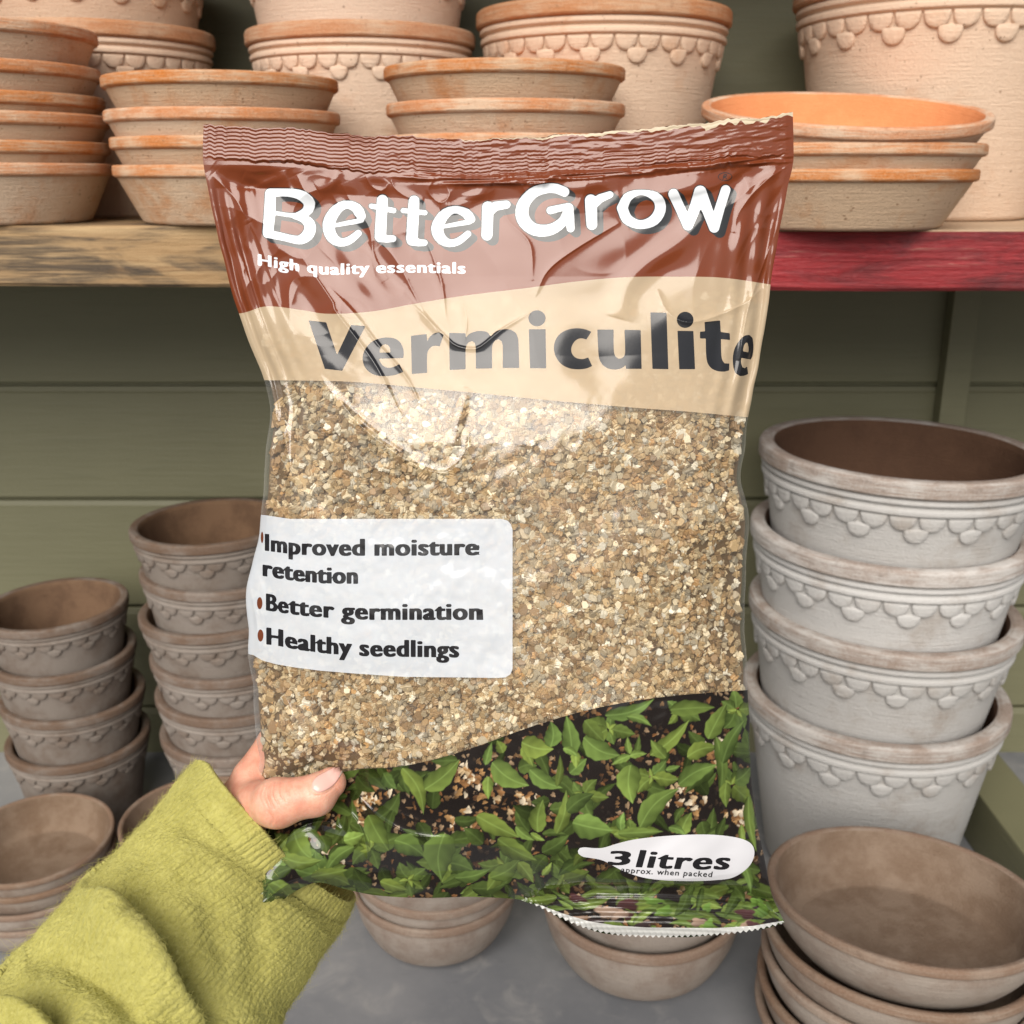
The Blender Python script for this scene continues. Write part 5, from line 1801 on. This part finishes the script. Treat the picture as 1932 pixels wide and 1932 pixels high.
sfold([(205, 1690), (258, 1725), (300, 1785), (335, 1850), (375, 1900), (410, 1950)], 13.0, 24, 'step')
sfold([(250, 1715), (296, 1778), (330, 1845), (368, 1895)], 9.0, 9, 'groove')
sfold([(150, 1680), (205, 1690), (258, 1725)], 7.0, 18, 'step')
sfold([(150, 1725), (215, 1770), (265, 1840), (295, 1920)], 8.0, 34, 'ridge')
sfold([(40, 1800), (130, 1812), (210, 1860), (270, 1950)], 8.0, 26, 'groove')
sfold([(-40, 1900), (30, 1893), (80, 1915), (120, 1960)], 11.0, 20, 'step')
sfold([(330, 1640), (390, 1700), (430, 1790), (450, 1880)], 3.5, 26, 'groove')
sfold([(300, 1560), (360, 1640), (390, 1740)], 2.0, 40, 'ridge')
sfold([(480, 1700), (490, 1800), (480, 1920)], 4.0, 30, 'groove')
disp += blur_noise(NT_, NA, 22, 26, rng) * 0.0020 * np.clip(np.linspace(-.1, 1.2, NT_), 0.15, 1)[:, None]
SP = SP + SN * disp[..., None]
SN = tube_normals(SP)
# knit: wales along the sleeve, ribbed at the cuff
T_ = np.linspace(0, 1, NT_)[:, None]
NWALE = 104
wob = blur_noise(NT_, NA, 40, 12, rng) * 0.10
ph_ = th[None] / (2 * math.pi) * NWALE + wob
wl = np.abs(((ph_ % 1.0) - 0.5) * 2)
arc = np.concatenate([[0], np.cumsum(np.linalg.norm(np.diff(Cc, axis=0), axis=1))])[:, None]
rows_ = arc / 0.0021 + wl * 0.75
cuff = np.clip((0.050 - arc) / 0.010, 0, 1)
stitch = (0.5 + 0.5 * np.cos(2 * math.pi * rows_))
kn = 0.00085 * (1 - wl ** 3.5) * (0.65 + 0.35 * cuff) + 0.00032 * stitch * (0.55 - 0.25 * cuff)
kn *= 0.88 + 0.22 * np.clip(blur_noise(NT_, NA, 7, 8, rng), -1.5, 1.5)
kn += blur_noise(NT_, NA, 1.1, 1.1, rng) * 0.00012 + blur_noise(NT_, NA, 3, 3, rng) * 0.00012
SP = SP + SN * kn[..., None]
# rolled cuff: turn the edge inwards
SP2 = [SP]
inner = []
for k_, (r_in, back) in enumerate(((0.0016, -0.0008), (0.003, 0.001), (0.0045, 0.006), (0.006, 0.02))):
    ring = SP[0] - SN[0] * r_in + Tn[0] * back
    inner.insert(0, ring[None])
SPf = np.concatenate(inner + [SP], 0)
wool = NT('yellow_green_wool')
wv = wool.coords((1, 1, 1), False)
w1 = wool.noise(wv, 40, 4, 0.6); w2 = wool.noise(wv, 700, 3, 0.7)
cw = wool.mix(wool.ramp(w1, 0.3, 0.7), (0.33, 0.305, 0.080), (0.42, 0.39, 0.115))
cw = wool.mix(wool.math('MULTIPLY', wool.ramp(w2, 0.4, 0.75), 0.5), cw, (0.48, 0.45, 0.17))
pw_ = wool.princ(cw, 0.95, wool.bump(w2, 0.6, 0.0012))
pw_.inputs['Sheen Weight'].default_value = 0.35
pw_.inputs['Sheen Roughness'].default_value = 0.5
pw_.inputs['Sheen Tint'].default_value = (0.75, 0.78, 0.35, 1)
pw_.inputs['Specular IOR Level'].default_value = 0.15
M_wool = wool.done(pw_.outputs[0])
me = mesh_np('sleeve', SPf.reshape(-1, 3) - HO, [grid_faces(NA, NT_ + 4, True)])
sleeve = obj('sleeve', me, M_wool, person)

# fuzz standing off the wool: fine loose fibres
NFZ = 64000
fi = rng.integers(0, NT_ - 1, NFZ); fj = rng.integers(0, NA, NFZ)
keep = (sx_[fi, fj] > -80) & (sy_[fi, fj] < 2010) & ((SN[fi, fj] * (CAMP - SP[fi, fj])).sum(-1) > -0.15)
fi, fj = fi[keep], fj[keep]
nF = len(fi)
root = SP[fi, fj]
nn_ = SN[fi, fj]
tg = rng.standard_normal((nF, 3)); tg -= (tg * nn_).sum(1, keepdims=True) * nn_; tg /= np.linalg.norm(tg, axis=1, keepdims=True)
ln = rng.gamma(2.2, 0.00085, nF)[:, None]
K_ = 5
pts_ = []
cur = rng.standard_normal((nF, 3)) * 0.5
for k_ in range(K_):
    u_ = k_ / (K_ - 1)
    pts_.append(root + tg * ln * u_ * 1.1 + nn_ * ln * (0.85 * u_ - 0.40 * u_ * u_) + cur * ln * u_ * u_ * 0.5 - nn_ * 0.0001)
CP = np.stack(pts_, 1)
hc = bpy.data.hair_curves.new('wool_fuzz')
hc.add_curves([K_] * nF)
hc.attributes['position'].data.foreach_set('vector', (CP - HO).astype(np.float32).ravel())
ra = hc.attributes.get('radius') or hc.attributes.new('radius', 'FLOAT', 'POINT')
ra.data.foreach_set('value', np.tile(np.linspace(1.0, 0.5, K_), nF).astype(np.float32) * 0.000036)
fz = NT('wool_fibre')
M_fz = fz.done(fz.princ((0.44, 0.41, 0.12), 0.9).outputs[0])
hc.materials.append(M_fz)
fo = bpy.data.objects.new('wool_fuzz', hc); COL.objects.link(fo)
fo.parent = sleeve; fo['kind'] = 'stuff'
